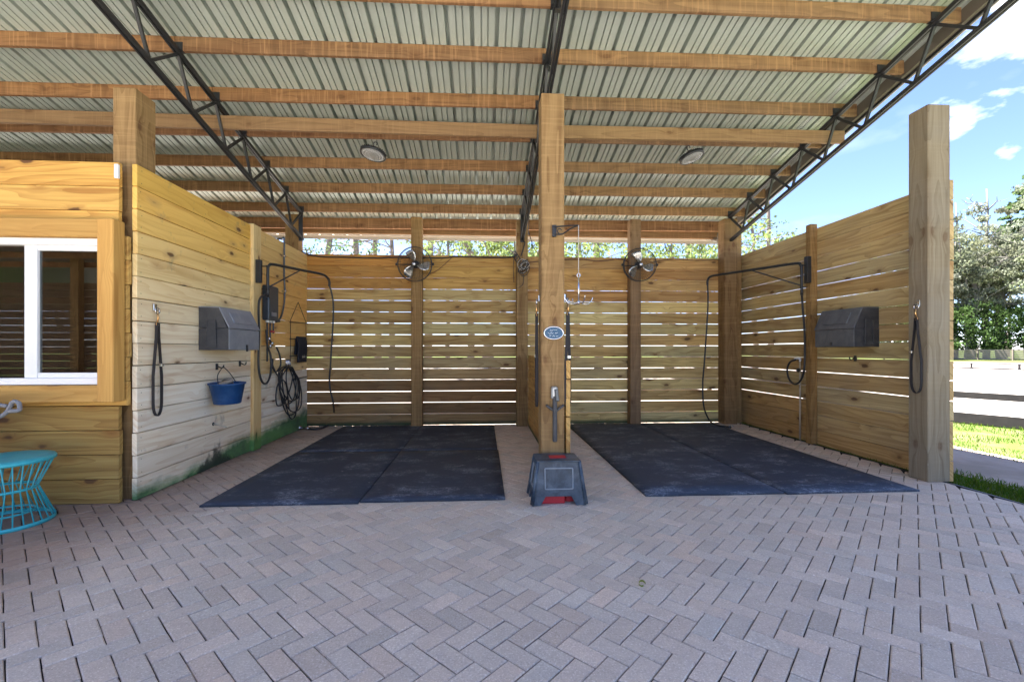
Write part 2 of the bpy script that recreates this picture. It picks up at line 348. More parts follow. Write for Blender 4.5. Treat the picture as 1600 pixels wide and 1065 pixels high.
# ------------------------------------------------------------------ mesh builder
def wloc(o):
    v=Vector(o.location)
    while o.parent: o=o.parent; v+=o.location
    return v
class MB:
    def __init__(s): s.v=[]; s.f=[]; s.uv=[]; s.t=[]; s.sm=[]
    def face(s, idx, uvs=None, tint=(1,1,1), smooth=False):
        s.f.append(idx); s.uv.append(uvs or [(0,0)]*len(idx)); s.t.append(tint); s.sm.append(smooth)
    def obox(s, c, axes, half, b=.003, tint=(1,1,1), off=None):
        """chamfered box; grain runs along axes[0]"""
        c = Vector(c); ax = [Vector(a).normalized() for a in axes]
        if off is None: off = (random.uniform(0,60), random.uniform(0,60))
        b = min(b, min(half)*.45)
        base = len(s.v); loc = []
        for sx in (-1,1):
            for sy in (-1,1):
                for sz in (-1,1):
                    sg = (sx,sy,sz)
                    for k in range(3):
                        l = [sg[i]*(half[i] - (0 if i==k else b)) for i in range(3)]
                        loc.append(l); s.v.append(c+ax[0]*l[0]+ax[1]*l[1]+ax[2]*l[2])
        def vid(sg, k): return ((sg[0]>0)*4+(sg[1]>0)*2+(sg[2]>0))*3+k
        def add(ids):
            pts = [Vector(loc[i]) for i in ids]
            n = (pts[1]-pts[0]).cross(pts[2]-pts[0]); m = sum(pts, Vector())/len(pts)
            if n.dot(m) < 0: ids = ids[::-1]
            rt = ax[0].cross(ax[1]).dot(ax[2])
            if rt < 0: ids = ids[::-1]
            s.face([base+i for i in ids], [(loc[i][0]+off[0], loc[i][1]+loc[i][2]+off[1]) for i in ids], tint)
        for k in range(3):
            a, d = [i for i in range(3) if i != k]
            for sg in (-1,1):
                q = []
                for p, r in ((-1,-1),(1,-1),(1,1),(-1,1)):
                    g = [0,0,0]; g[k]=sg; g[a]=p; g[d]=r; q.append(vid(g,k))
                add(q)
            for p in (-1,1):
                for r in (-1,1):
                    q = []
                    g1=[0,0,0]; g1[k]=-1; g1[a]=p; g1[d]=r
                    g2=list(g1); g2[k]=1
                    add([vid(g1,a), vid(g2,a), vid(g2,d), vid(g1,d)])
        for sx in (-1,1):
            for sy in (-1,1):
                for sz in (-1,1): add([vid((sx,sy,sz),k) for k in range(3)])
        return s
    def box(s, x0,x1,y0,y1,z0,z1, grain='x', b=.003, tint=(1,1,1)):
        c=((x0+x1)/2,(y0+y1)/2,(z0+z1)/2); h=[abs(x1-x0)/2,abs(y1-y0)/2,abs(z1-z0)/2]
        A=[(1,0,0),(0,1,0),(0,0,1)]; o={'x':(0,1,2),'y':(1,2,0),'z':(2,0,1)}[grain]
        return s.obox(c,[A[i] for i in o],[h[i] for i in o],b,tint)
    def bar(s, p0, p1, w, t, up=(0,0,1), b=.002, tint=(1,1,1)):
        p0=Vector(p0); p1=Vector(p1); d=(p1-p0); L=d.length; d.normalize()
        sd=d.cross(Vector(up))
        if sd.length<1e-4: sd=d.cross(Vector((1,0,0)))
        sd.normalize(); u=sd.cross(d)
        return s.obox((p0+p1)/2,(d,sd,u),(L/2,w/2,t/2),b,tint)
    def tube(s, pts, r, n=8, closed=False, tint=(1,1,1), caps=True):
        P=[Vector(p) for p in pts]; rr=r if isinstance(r,(list,tuple)) else [r]*len(P)
        base=len(s.v); prev=None; m=len(P)
        for i,p in enumerate(P):
            if closed: d=P[(i+1)%m]-P[i-1]
            else: d=P[min(i+1,m-1)]-P[max(i-1,0)]
            if d.length<1e-9: d=Vector((0,0,1))
            d.normalize()
            if prev is None:
                a=Vector((0,0,1)) if abs(d.z)<.9 else Vector((1,0,0))
                x=d.cross(a).normalized()
            else:
                x=prev-d*prev.dot(d)
                x=x.normalized() if x.length>1e-6 else d.orthogonal().normalized()
            prev=x; y=d.cross(x)
            for k in range(n):
                a=2*math.pi*k/n; s.v.append(p+(x*math.cos(a)+y*math.sin(a))*rr[i])
        for i in range(m if closed else m-1):
            j=(i+1)%m
            for k in range(n):
                l=(k+1)%n
                s.face([base+i*n+k, base+i*n+l, base+j*n+l, base+j*n+k],[(i*.1,k/n),(i*.1,(k+1)/n),(i*.1+.1,(k+1)/n),(i*.1+.1,k/n)],tint,True)
        if caps and not closed:
            s.face([base+k for k in range(n)][::-1],None,tint); s.face([base+(m-1)*n+k for k in range(n)],None,tint)
        return s
    def lathe(s, prof, c=(0,0,0), axis=(0,0,1), n=24, tint=(1,1,1)):
        c=Vector(c); q=Vector(axis).normalized().to_track_quat('Z','Y'); base=len(s.v)
        for r,z in prof:
            for k in range(n):
                a=2*math.pi*k/n; s.v.append(c+q@Vector((r*math.cos(a),r*math.sin(a),z)))
        for i in range(len(prof)-1):
            for k in range(n):
                l=(k+1)%n; s.face([base+i*n+k,base+i*n+l,base+(i+1)*n+l,base+(i+1)*n+k],None,tint,True)
        return s
    def ribbon(s, pts, wdir, w, t=.003, tint=(1,1,1)):
        """flat strap through pts, width along wdir"""
        P=[Vector(p) for p in pts]; W=Vector(wdir).normalized()*w/2; base=len(s.v); m=len(P)
        for i,p in enumerate(P):
            d=(P[min(i+1,m-1)]-P[max(i-1,0)]).normalized(); nn=d.cross(W).normalized()*t/2
            s.v += [p-W-nn,p+W-nn,p+W+nn,p-W+nn]
        for i in range(m-1):
            for k in range(4):
                l=(k+1)%4; s.face([base+i*4+k,base+i*4+l,base+i*4+4+l,base+i*4+4+k],None,tint)
        s.face([base,base+1,base+2,base+3][::-1]); s.face([base+(m-1)*4+k for k in range(4)])
        return s
    def prism(s, poly, z0, z1, frame=None, tint=(1,1,1)):
        """extrude a 2D polygon; frame=(origin, ex, ey, ez)"""
        o,ex,ey,ez=[Vector(a) for a in (frame or ((0,0,0),(1,0,0),(0,1,0),(0,0,1)))]
        b=len(s.v); n=len(poly)
        for z in (z0,z1):
            for x,y in poly: s.v.append(o+ex*x+ey*y+ez*z)
        s.face([b+i for i in range(n)][::-1],None,tint); s.face([b+n+i for i in range(n)],None,tint)
        for i in range(n):
            j=(i+1)%n; s.face([b+i,b+j,b+n+j,b+n+i],None,tint)
        return s
    def build(s, name, mat, parent=None, origin=None, bevel=0, recalc=False, sub=0):
        me=bpy.data.meshes.new(name)
        org=Vector(origin) if origin is not None else Vector((0,0,0))
        me.from_pydata([tuple(Vector(v)-org) for v in s.v],[],s.f)
        uvl=me.uv_layers.new(name='UVMap'); flat=[c for u in s.uv for p in u for c in p]
        uvl.data.foreach_set('uv',flat)
        ca=me.color_attributes.new('tint','FLOAT_COLOR','CORNER')
        fl=[]
        for f,t in zip(s.f,s.t): fl += [t[0],t[1],t[2],1.0]*len(f)
        ca.data.foreach_set('color',fl)
        me.polygons.foreach_set('use_smooth',s.sm)
        me.materials.append(M[mat] if isinstance(mat,str) else mat)
        o=bpy.data.objects.new(name,me); COL.objects.link(o)
        if recalc:
            import bmesh
            bm=bmesh.new(); bm.from_mesh(me); bmesh.ops.recalc_face_normals(bm,faces=bm.faces); bm.to_mesh(me); bm.free()
        if bevel:
            md=o.modifiers.new('bevel','BEVEL'); md.width=bevel; md.segments=2; md.limit_method='ANGLE'; md.angle_limit=R(35)
        if parent is not None:
            o.parent=parent
            o.location=org-wloc(parent)
        else: o.location=org
        return o

def tag(o,label=None,cat=None,group=None,kind=None):
    if label: o['label']=label
    if cat: o['category']=cat
    if group: o['group']=group
    if kind: o['kind']=kind
    return o
def thing(name,label,cat,loc=(0,0,0),group=None):
    o=bpy.data.objects.new(name,None); COL.objects.link(o); o.location=loc; o.empty_display_size=.1
    return tag(o,label,cat,group)
def kids(o): return [c for c in bpy.data.objects if c.parent==o]
def copy_tree(o,parent=None):
    c=o.copy(); COL.objects.link(c); c.parent=parent
    for k in kids(o): copy_tree(k,c)
    return c
def spline(P,k=8,closed=False):
    P=[Vector(p) for p in P]; n=len(P); out=[]
    rng=range(n) if closed else range(n-1)
    for i in rng:
        if closed: a,b,c,d=P[i-1],P[i],P[(i+1)%n],P[(i+2)%n]
        else: a,b,c,d=P[max(i-1,0)],P[i],P[i+1],P[min(i+2,n-1)]
        for j in range(k):
            t=j/k; out.append(.5*((2*b)+(c-a)*t+(2*a-5*b+4*c-d)*t*t+(3*b-a-3*c+d)*t**3))
    if not closed: out.append(P[-1])
    return out
def jt(v=.1,warm=.04):
    k=1+random.uniform(-v,v); h=random.uniform(-warm,warm); return (k*(1+h),k,k*(1-h*1.5))
def mulc(a,b): return tuple(x*y for x,y in zip(a,b))

# ------------------------------------------------------------------ ground
def sheet(name,x0,x1,y0,y1,z,mat,kind='structure'):
    b=MB(); b.v=[(x0,y0,z),(x1,y0,z),(x1,y1,z),(x0,y1,z)]; b.face([0,1,2,3]); o=b.build(name,mat); o['kind']=kind; return o
sheet('ground',-700,700,-700,900,-.035,'grass_ground')
# dirt path and sand arena beside the barn
b=MB(); b.v=[(4.62,-8,-.031),(6.05,-8,-.031),(6.3,40,-.031),(5.15,40,-.031)]; b.face([0,1,2,3]); b.build('dirt_path','dirt')['kind']='structure'
b=MB(); b.v=[(8.1,7.4,-.027),(14.5,-8,-.027),(60,-8,-.027),(60,24,-.027),(30,70,-.027),(-60,70,-.027),(-60,9.3,-.027),(-10,9.3,-.027),(6.5,9.6,-.027)]
b.face(list(range(9))); b.build('sand_arena','sand')['kind']='structure'
sheet('joint_bed',-10.5,4.24,.2,9.3,-.012,'joint')
sheet('bounce_yard',-16,4.24,-14,.2,-.008,'bounce_ground')  # unseen pale ground, added to bounce sunlight up to the ceiling
# herringbone pavers laid at 45 degrees
PW=.0938
def pavers():
    b=MB(); c45=math.sqrt(.5); g=.0022; ch=.0045; rnd=random.Random(3)
    def W(p,q): return ((p+q)*c45*PW+.03, (q-p)*c45*PW)
    L=215
    for i in range(-L,L):
        for j in range(-L,L):
            k=(i-j)%4
            if k==0: r=(i,j,i+2,j+1)
            elif k==3: r=(i,j,i+1,j+2)
            else: continue
            cx,cy=W((r[0]+r[2])/2,(r[1]+r[3])/2)
            if cx<-9.6 or cx>4.27 or cy<0.3 or cy>8.6: continue
            hid = cy<1.2
            tz=rnd.gauss(0,.0009); tx=rnd.gauss(0,.004); ty=rnd.gauss(0,.004)
            kk=1+rnd.gauss(0,.05); h=rnd.gauss(0,.022); tint=(kk*(1+h),kk,kk*(1-h*.6))
            base=len(b.v)
            gi=g/PW; ci=ch/PW
            rings=[(gi,-.011),(gi,-ch)]+([(gi+ci,0)]) if not hid else [(gi,-.011),(gi,0)]
            for e,z in rings:
                for (p,q) in ((r[0]+e,r[1]+e),(r[2]-e,r[1]+e),(r[2]-e,r[3]-e),(r[0]+e,r[3]-e)):
                    x,y=W(p,q); x=min(x,4.234); x+=rnd.gauss(0,.0007); y+=rnd.gauss(0,.0007); b.v.append((x,y,z+tz+tx*(x-cx)+ty*(y-cy)))
            for a in range(len(rings)-1):
                for m in range(4):
                    n=(m+1)%4; b.face([base+a*4+m,base+a*4+n,base+a*4+4+n,base+a*4+4+m],None,tuple(x*.72 for x in tint) if a==0 else tint)
            t=len(rings)-1; b.face([base+t*4+m for m in range(4)],None,tint)
    return b
pv=pavers().build('pavement','paver'); pv['kind']='structure'
b=MB(); b.box(4.235,4.262,-8,8.6,-.05,.004); tag(b.build('paving_edge','black_steel'),kind='structure')

# ------------------------------------------------------------------ plank walls
def planks(b, axis, fixed0, fixed1, a0, a1, z0, pitch, n, gap=None, tints=None, jit=.002, top=None):
    """n horizontal boards; axis 'x' or 'y' is the run; fixed0..1 thickness range"""
    for i in range(n):
        g=gap(i) if callable(gap) else gap
        za=z0+i*pitch+g/2; zb=z0+(i+1)*pitch-g/2
        dz=random.uniform(-.0025,.0025); dn=random.uniform(-jit,jit)
        za+=dz*.4; zb+=dz*.4
        t=tints(i) if tints else jt()
        e0=a0+random.uniform(-.004,.004); e1=a1+random.uniform(-.004,.004)
        tilt=random.uniform(-.0016,.0016)
        c=[(e0+e1)/2,(fixed0+fixed1)/2+dn,(za+zb)/2]
        h=((e1-e0)/2,(zb-za)/2,(fixed1-fixed0)/2)
        if axis=='x': b.obox(c,[(1,0,tilt),(-tilt,0,1),(0,-1,0)],h,.0035 if (gap(i) if callable(gap) else gap)<.0069 else .0014,t)
        else: b.obox((c[1],c[0],c[2]),[(0,1,tilt),(0,-tilt,1),(1,0,0)],h,.0035 if (gap(i) if callable(gap) else gap)<.0069 else .0014,t)
        face=(fixed0 if (axis=='x' or fixed0>3) else fixed1)+(dn if True else 0)
        sgn=-1 if (axis=='x' or fixed0>3) else 1
        nl=max(1,int(round((e1-e0)/.9)))
        for q in range(nl+1):
            aa=e0+.045+(e1-e0-.09)*q/nl
            for zz in (za+.035,zb-.035):
                ja=aa+random.uniform(-.008,.008); jz=zz+random.uniform(-.008,.008); bi=len(b.v)
                for m in range(6):
                    an=m*math.pi/3; p_=(ja+.0042*math.cos(an),jz+.0042*math.sin(an)); f_=face+sgn*.0016
                    b.v.append((p_[0],f_,p_[1]) if axis=='x' else (f_,p_[0],p_[1]))
                ids=[bi+m for m in range(6)]
                b.face(ids if (axis=='x') == (sgn<0) else ids[::-1],[(50+.001*m,50) for m in range(6)],(.16,.14,.12))
    return b

# back wall
BW=thing('slat_wall','long back wall of tan horizontal boards with bright gaps behind both wash bays','wall',(0.6,7.43,0))
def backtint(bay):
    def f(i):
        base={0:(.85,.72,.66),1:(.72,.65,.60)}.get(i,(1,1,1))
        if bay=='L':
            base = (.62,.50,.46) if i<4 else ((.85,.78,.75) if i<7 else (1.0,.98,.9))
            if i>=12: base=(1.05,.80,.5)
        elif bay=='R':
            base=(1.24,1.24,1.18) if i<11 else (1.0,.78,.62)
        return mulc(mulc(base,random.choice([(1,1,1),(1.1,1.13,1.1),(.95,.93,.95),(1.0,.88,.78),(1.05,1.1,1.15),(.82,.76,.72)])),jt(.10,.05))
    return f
def backgap(i):
    if i in (14,): return .003
    if i==13: return .005
    if i==12: return .006
    return .0070+((i*37)%5)*.0010
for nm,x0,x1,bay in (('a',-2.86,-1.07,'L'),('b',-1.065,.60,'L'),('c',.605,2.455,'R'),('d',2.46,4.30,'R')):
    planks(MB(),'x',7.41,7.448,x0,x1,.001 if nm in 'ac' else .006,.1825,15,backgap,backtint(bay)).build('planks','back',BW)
for x0,x1,zt,y0 in ((-1.145,-.975,3.31,7.25),(.52,.70,3.29,7.22),(2.37,2.545,3.33,7.24)):
    MB().box(x0,x1,y0,7.402,0.0,zt,'z',.006,jt(.05)).build('post','beam' if x0>2 else 'post',BW)
MB().box(3.92,4.14,7.2,7.402,0,3.36,'z',.006,(.8,.78,.8)).build('post','post',BW)
MB().box(4.17,4.27,7.30,7.40,0,3.30,'z',.005,(1,1,1)).build('post','post',BW)
MB().box(-3.06,-2.86,7.22,7.402,0,3.31,'z',.006,(1.05,1,.9)).build('post','post',BW)

# left wall
LW=thing('plank_wall','pale plank wall on the left, yellow to white light painted into its boards, with green mould along its foot','wall',(-2.82,5.6,0))
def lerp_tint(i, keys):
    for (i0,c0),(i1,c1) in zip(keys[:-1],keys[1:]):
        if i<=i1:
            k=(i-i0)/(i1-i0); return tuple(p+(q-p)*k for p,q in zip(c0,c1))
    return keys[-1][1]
def left_light_tint(i):  # mixed light painted into the boards: yellow room light above, white flash below
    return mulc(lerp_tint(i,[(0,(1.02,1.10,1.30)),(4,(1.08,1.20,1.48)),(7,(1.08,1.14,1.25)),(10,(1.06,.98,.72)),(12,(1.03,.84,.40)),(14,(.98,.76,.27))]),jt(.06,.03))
planks(MB(),'y',-2.838,-2.80,3.86,5.66,.0,.1815,15,.006,left_light_tint).build('planks','left',LW)
def left_light_tint_far(i):  # same painted light for the boards beyond the batten
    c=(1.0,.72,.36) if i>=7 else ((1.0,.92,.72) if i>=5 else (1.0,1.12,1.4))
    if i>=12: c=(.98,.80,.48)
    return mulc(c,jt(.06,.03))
planks(MB(),'y',-2.838,-2.80,5.845,7.408,.0,.1815,15,.005,left_light_tint_far).build('planks','left',LW)
MB().box(-2.838,-2.762,5.655,5.842,0,2.735,'z',.005,(.92,.84,.62)).build('batten','left',LW)

# right wall
RW=thing('slat_wall','right side wall of brown horizontal boards with white light gaps and a grey feed box','wall',(4.3,5.7,0))
def rgap(i): return .003 if i in (0,1,) else (.005 if i==14 else (.006 if i==2 else .0078+((i*13)%4)*.0012))
def rt(i): return mulc(mulc((.98,.92,.86) if i<3 else (1.05,1.02,.98),random.choice([(1,1,1),(1.08,1.1,1.05),(.9,.88,.88),(1.0,.9,.8),(1.04,1.06,1.1)])),jt(.09,.04))
planks(MB(),'y',4.30,4.338,3.95,5.70,.0,.1862,15,rgap,rt).build('planks','right',RW)
planks(MB(),'y',4.30,4.338,5.705,7.44,.0,.1862,15,rgap,rt).build('planks','right',RW)
MB().box(4.205,4.298,5.62,5.71,0,2.84,'z',.004,(1.05,1.0,.85)).build('post','post',RW)

# middle low partition
PW_=thing('low_partition','waist high plank divider between the wash bays behind the centre post','wall',(.6,5.6,0))
planks(MB(),'y',.702,.740,3.86,7.21,.0,.1615,7,.004,lambda i:mulc((1.15,.95,.7),jt(.1,.04))).build('planks','back',PW_)

# tall free posts
MB().box(-.099,.099,-.1,.1,0,3.40,'z',.007,(1,1,1)).build('timber_post','post')
o=bpy.context.scene.collection.objects['timber_post']; o.location=(.586,3.94,0)
tag(o,'tall square timber post between the two wash bays with a small oval sign','post',group='tall free standing timber posts')
o=MB().box(-.11,.11,-.098,.098,0,3.48,'z',.006,(1,1,1)).build('timber_post','greypost'); o.location=(4.19,4.043,0)
tag(o,'weathered grey timber post at the open end of the right wall','post',group='tall free standing timber posts')
o=MB().box(-.09,.09,-.115,.115,0,3.36,'z',.006,(1,1,1)).build('timber_post','post'); o.location=(-2.932,4.02,0)
tag(o,'rough timber post rising between the window wall and the pale left wall','post',group='tall free standing timber posts')

# ------------------------------------------------------------------ tack room front with the window
TR=thing('window_wall','yellow plank wall at the left edge holding a white sliding window','wall',(-4.5,3.8,0))
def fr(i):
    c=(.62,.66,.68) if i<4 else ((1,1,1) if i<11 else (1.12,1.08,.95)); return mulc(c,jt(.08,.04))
b=MB()
for i in range(14):
    za=.004+i*.193; zb=za+.189
    lowz, hiz = .975, 2.10
    stag = 0 if (i<4 or i>10) else .03
    x1=-2.885+random.uniform(-.008,.008) + (.05 if 4<=i<=10 else 0)
    yy=3.79+ (.018 if 4<=i<=10 else 0)
    if zb>lowz and za<hiz:       # boards interrupted by the window
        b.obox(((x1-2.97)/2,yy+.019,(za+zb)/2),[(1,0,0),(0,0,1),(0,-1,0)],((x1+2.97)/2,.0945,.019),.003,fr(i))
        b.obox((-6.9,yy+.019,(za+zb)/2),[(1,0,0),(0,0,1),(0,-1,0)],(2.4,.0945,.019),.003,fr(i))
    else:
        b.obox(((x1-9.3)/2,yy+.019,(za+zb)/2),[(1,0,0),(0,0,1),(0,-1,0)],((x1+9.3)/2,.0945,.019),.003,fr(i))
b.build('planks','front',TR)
cs=MB()
cs.box(-2.955,-2.835,3.668,3.786,.815,2.225,'z',.006,(1.02,1,.95))
cs.build('casing','casing',TR)
MB().box(-4.62,-2.958,3.69,3.786,2.085,2.225,'x',.005,(.88,.88,.85)).build('casing','casing',TR)
MB().box(-4.62,-2.958,3.69,3.786,.815,.945,'x',.005,(.92,.9,.85)).build('casing','casing',TR)
wn=MB()
ya,yb=3.73,3.80
wn.box(-4.5,-2.96,ya,yb,2.03,2.083); wn.box(-4.5,-2.96,ya,yb,.948,1.0); wn.box(-2.995,-2.96,ya,yb,1.0,2.03); wn.box(-4.5,-4.46,ya,yb,1.0,2.03)
W1=wn.build('window','vinyl',TR)
sh=MB()
sh.box(-3.50,-3.455,3.745,3.79,1.0,2.03); sh.box(-3.455,-2.995,3.752,3.79,1.99,2.03); sh.box(-3.455,-2.995,3.752,3.79,1.0,1.04); sh.box(-3.015,-2.995,3.752,3.79,1.04,1.99)
sh.build('sash','vinyl',W1)
sh=MB(); sh.box(-3.56,-3.502,3.758,3.80,1.0,2.03); sh.build('sash','vinyl',W1)
g=MB(); g.box(-3.455,-3.015,3.768,3.773,1.04,1.99,b=.0005); g.build('pane','glass',W1)
g=MB(); g.box(-4.46,-3.56,3.776,3.781,1.0,2.03,b=.0005); g.build('pane','glass',W1)
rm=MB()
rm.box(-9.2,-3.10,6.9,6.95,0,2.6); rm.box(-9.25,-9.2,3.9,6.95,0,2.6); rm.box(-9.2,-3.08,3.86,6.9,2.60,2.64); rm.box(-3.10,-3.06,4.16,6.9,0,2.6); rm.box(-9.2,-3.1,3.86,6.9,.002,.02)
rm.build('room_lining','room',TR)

# ------------------------------------------------------------------ roof
RF=thing('lean_to_roof','ribbed metal shed roof on brown purlins and black steel trusses over the wash bays','roof',(0,5,3.5))
SL=.22
def zr(x,y): return 5.095-SL*y+.008*(x+.98)
YF,YB,XL,XR=1.6,7.92,-9.5,4.345
def roof_sheet():
    b=MB(); prof=[]; x=XL; per=.2286
    ks=int((XR-XL)/per)+1
    for k in range(ks):
        x0=XL+k*per
        prof += [(x0,0),(x0+.003,.085),(x0+.036,.085),(x0+.039,0)]
        for m in (.098,.158): prof += [(x0+m,0),(x0+m+.001,.03),(x0+m+.012,.03),(x0+m+.013,0)]
    prof=[p for p in prof if p[0]<=XR]; n=len(prof)
    ys=[YF,YB]
    for off in (0,.0012):
        for y in ys:
            for (px_,h) in prof: b.v.append((px_,y,zr(px_,y)+h+off+.002))
    for i in range(n-1):
        b.face([i,n+i,n+i+1,i+1]); b.face([2*n+i,2*n+i+1,3*n+i+1,3*n+i])
    return b.build('roof_sheet','roof',RF)
roof_sheet()
def sloped(name,x0,x1,y0,y1,dz0,dz1,mat,parent=RF,y=None):
    """member along Y under the roof, between depths dz0..dz1 below it"""
    b=MB(); xm=(x0+x1)/2
    p0=Vector((xm,y0,zr(xm,y0)-(dz0+dz1)/2)); p1=Vector((xm,y1,zr(xm,y1)-(dz0+dz1)/2))
    b.bar(p0,p1,abs(x1-x0),abs(dz1-dz0),(0,0,1),.003); return b.build(name,mat,parent)
PY=[1.72,2.17,2.70,3.26,3.83,4.388,4.977,5.524,6.111,6.679,7.223]
for y in PY:
    b=MB()
    xs=[XL,-6.0,-2.85,.61,XR-.06]
    for a,c in zip(xs[:-1],xs[1:]):
        t=jt(.14,.06)
        if a>.5: t=mulc(t,(.98,1.1,1.15))
        p0=Vector((a,y+.019,zr(a,y)-.068)); p1=Vector((c-.002,y+.019,zr(c,y)-.068))
        b.bar(p0,p1,.038,.135,(0,0,1),.003,t)
    b.build('purlin','purlin',RF)
b=MB(); b.bar((XL,7.66,zr(XL,7.66)-.10),(XR-.06,7.66,zr(XR,7.66)-.10),.05,.17,(0,0,1),.003); b.build('eave_beam','purlin',RF)
b=MB(); b.box(XL,XR-.06,7.80,7.83,3.17,3.33,'x',.003); b.build('fascia','beam',RF)
# the lower cross beam that carries the lamps
b=MB(); b.bar((-9.4,5.17,3.70),(.598,5.17,3.705),.04,.145,(0,0,1),.003,(1,1,1)); b.bar((.602,5.17,3.705),(4.28,5.17,3.745),.04,.145,(0,0,1),.003,(1.05,1.1,1.05))
b.build('cross_beam','beam',RF)
def truss(X,ends=True):
    t0=MB()
    up,lo=.155,.545
    for dx in (-.014,.014):
        t0.bar((X+dx,YF+.1,zr(X,YF+.1)-up),(X+dx,7.25,zr(X,7.25)-up),.02,.042)
    T=t0.build('truss','black_steel',RF)
    t1=MB()
    for dx in (-.014,.014):
        t1.bar((X+dx,YF+.1,zr(X,YF+.1)-lo),(X+dx,7.28,zr(X,7.28)-lo),.02,.042)
    t1.build('bottom_chord','black_steel',T)
    t2=MB()
    for i,y in enumerate(PY[1:]):
        t2.bar((X,y,zr(X,y)-up-.01),(X,y-.37,zr(X,y-.37)-lo),.026,.026) if y-.37>YF+.1 else None
        yn=y+.20
        t2.bar((X,y,zr(X,y)-up-.01),(X,min(yn,7.27),zr(X,min(yn,7.27))-lo),.026,.026)
    t2.build('web','black_steel',T)
    t3=MB()
    for y in PY:
        if y>YF+.1: t3.box(X-.045,X+.045,y-.012,y-.004,zr(X,y)-.15,zr(X,y)-.06); t3.box(X-.045,X+.045,y-.03,y+.04,zr(X,y)-.141,zr(X,y)-.1365)
    t3.build('purlin_clip','black_steel',T)
    t4=MB(); t4.box(X-.03,X+.03,7.205,7.217,zr(X,7.2)-.60,zr(X,7.2)-.13); t4.build('post_plate','black_steel',T)
for X in (-2.82,.61,4.03): truss(X)
sloped('rake_board',4.285,4.325,YF,YB,.02,.15,'gutter')
sloped('rake_trim',4.348,4.362,YF,YB,-.01,.175,'trim')
sloped('rake_angle',4.325,4.347,YF,YB,.02,.178,'black_steel')
b=MB()
for k in range(2): b.bar((XL,7.90+.05*k,3.15+.0*k),(XR,7.90+.05*k,3.165),.05-.045*k,.012+.09*k)
b.build('gutter','trim',RF)
ds=MB(); P=[on(1110,361,Y=7.9),on(1112,369,Y=7.9),on(1114,374,Y=7.86),on(1122,376,Y=7.72),on(1125,381,Y=7.7),on(1125,420,Y=7.7)]
P[-1].z=.1; P[-2].z-=.05
ds.tube(spline(P,4),.038,10); ds.build('downspout','gutter',RF)

# ------------------------------------------------------------------ rubber mats
def ratmat(x0,x1,y0,y1,label,grp,seed,tint):
    b=MB(); rnd=random.Random(seed); h=.019; nx,ny=10,14
    cx,cy=(x0+x1)/2,(y0+y1)/2
    x0+=.002;x1-=.002;y0+=.002;y1-=.002
    def zz(x,y): return h+.0025*mnoise.noise(Vector((x*1.7,y*1.7,seed)))
    def edge(x,y): return y-.012*(mnoise.noise(Vector((x*2.1,seed,0)))+.3)*(1 if abs(y-y0)<1e-6 and y0<4 else 0)
    for j in range(ny+1):
        for i in range(nx+1):
            x=x0+(x1-x0)*i/nx; y=y0+(y1-y0)*j/ny
            b.v.append((x,edge(x,y),zz(x,y)-(.004 if i in(0,nx) or j in(0,ny) else 0)))
    for j in range(ny):
        for i in range(nx):
            a=j*(nx+1)+i; b.face([a,a+1,a+nx+2,a+nx+1],None,tint,True)
    ring=[i for i in range(nx+1)]+[j*(nx+1)+nx for j in range(1,ny+1)]+[ny*(nx+1)+i for i in range(nx-1,-1,-1)]+[j*(nx+1) for j in range(ny-1,0,-1)]
    base=len(b.v)
    for r in ring: b.v.append((b.v[r][0],b.v[r][1],.0005))
    for k in range(len(ring)):
        l=(k+1)%len(ring); b.face([base+k,base+l,ring[l],ring[k]],None,tuple(t*.6 for t in tint))
    o=b.build('rubber_mat','mat',None,(cx,cy,0)); tag(o,label,'mat',grp)
G='black rubber stall mats'
for x0,x1,y0,y1,l,s in ((-2.2,-.99,3.665,5.49,'front left mat of the left wash bay, its corner pointing at the pale wall',1),
    (-.986,.175,3.69,5.49,'front right mat of the left wash bay, beside the mounting step',2),
    (-2.2,-.99,5.495,7.32,'back left mat of the left wash bay, next to the spray nozzle',3),
    (-.986,.165,5.495,7.32,'back right mat of the left wash bay, under the left fan',4),
    (1.34,2.54,3.70,7.33,'long mat on the left side of the right wash bay, beside the centre post',5),
    (2.545,3.74,3.69,7.33,'long mat on the right side of the right wash bay, reaching the grey post',6)):
    ratmat(x0,x1,y0,y1,l,G,s,(1,1,1.03) if s<5 else (1.12,1.12,1.14))

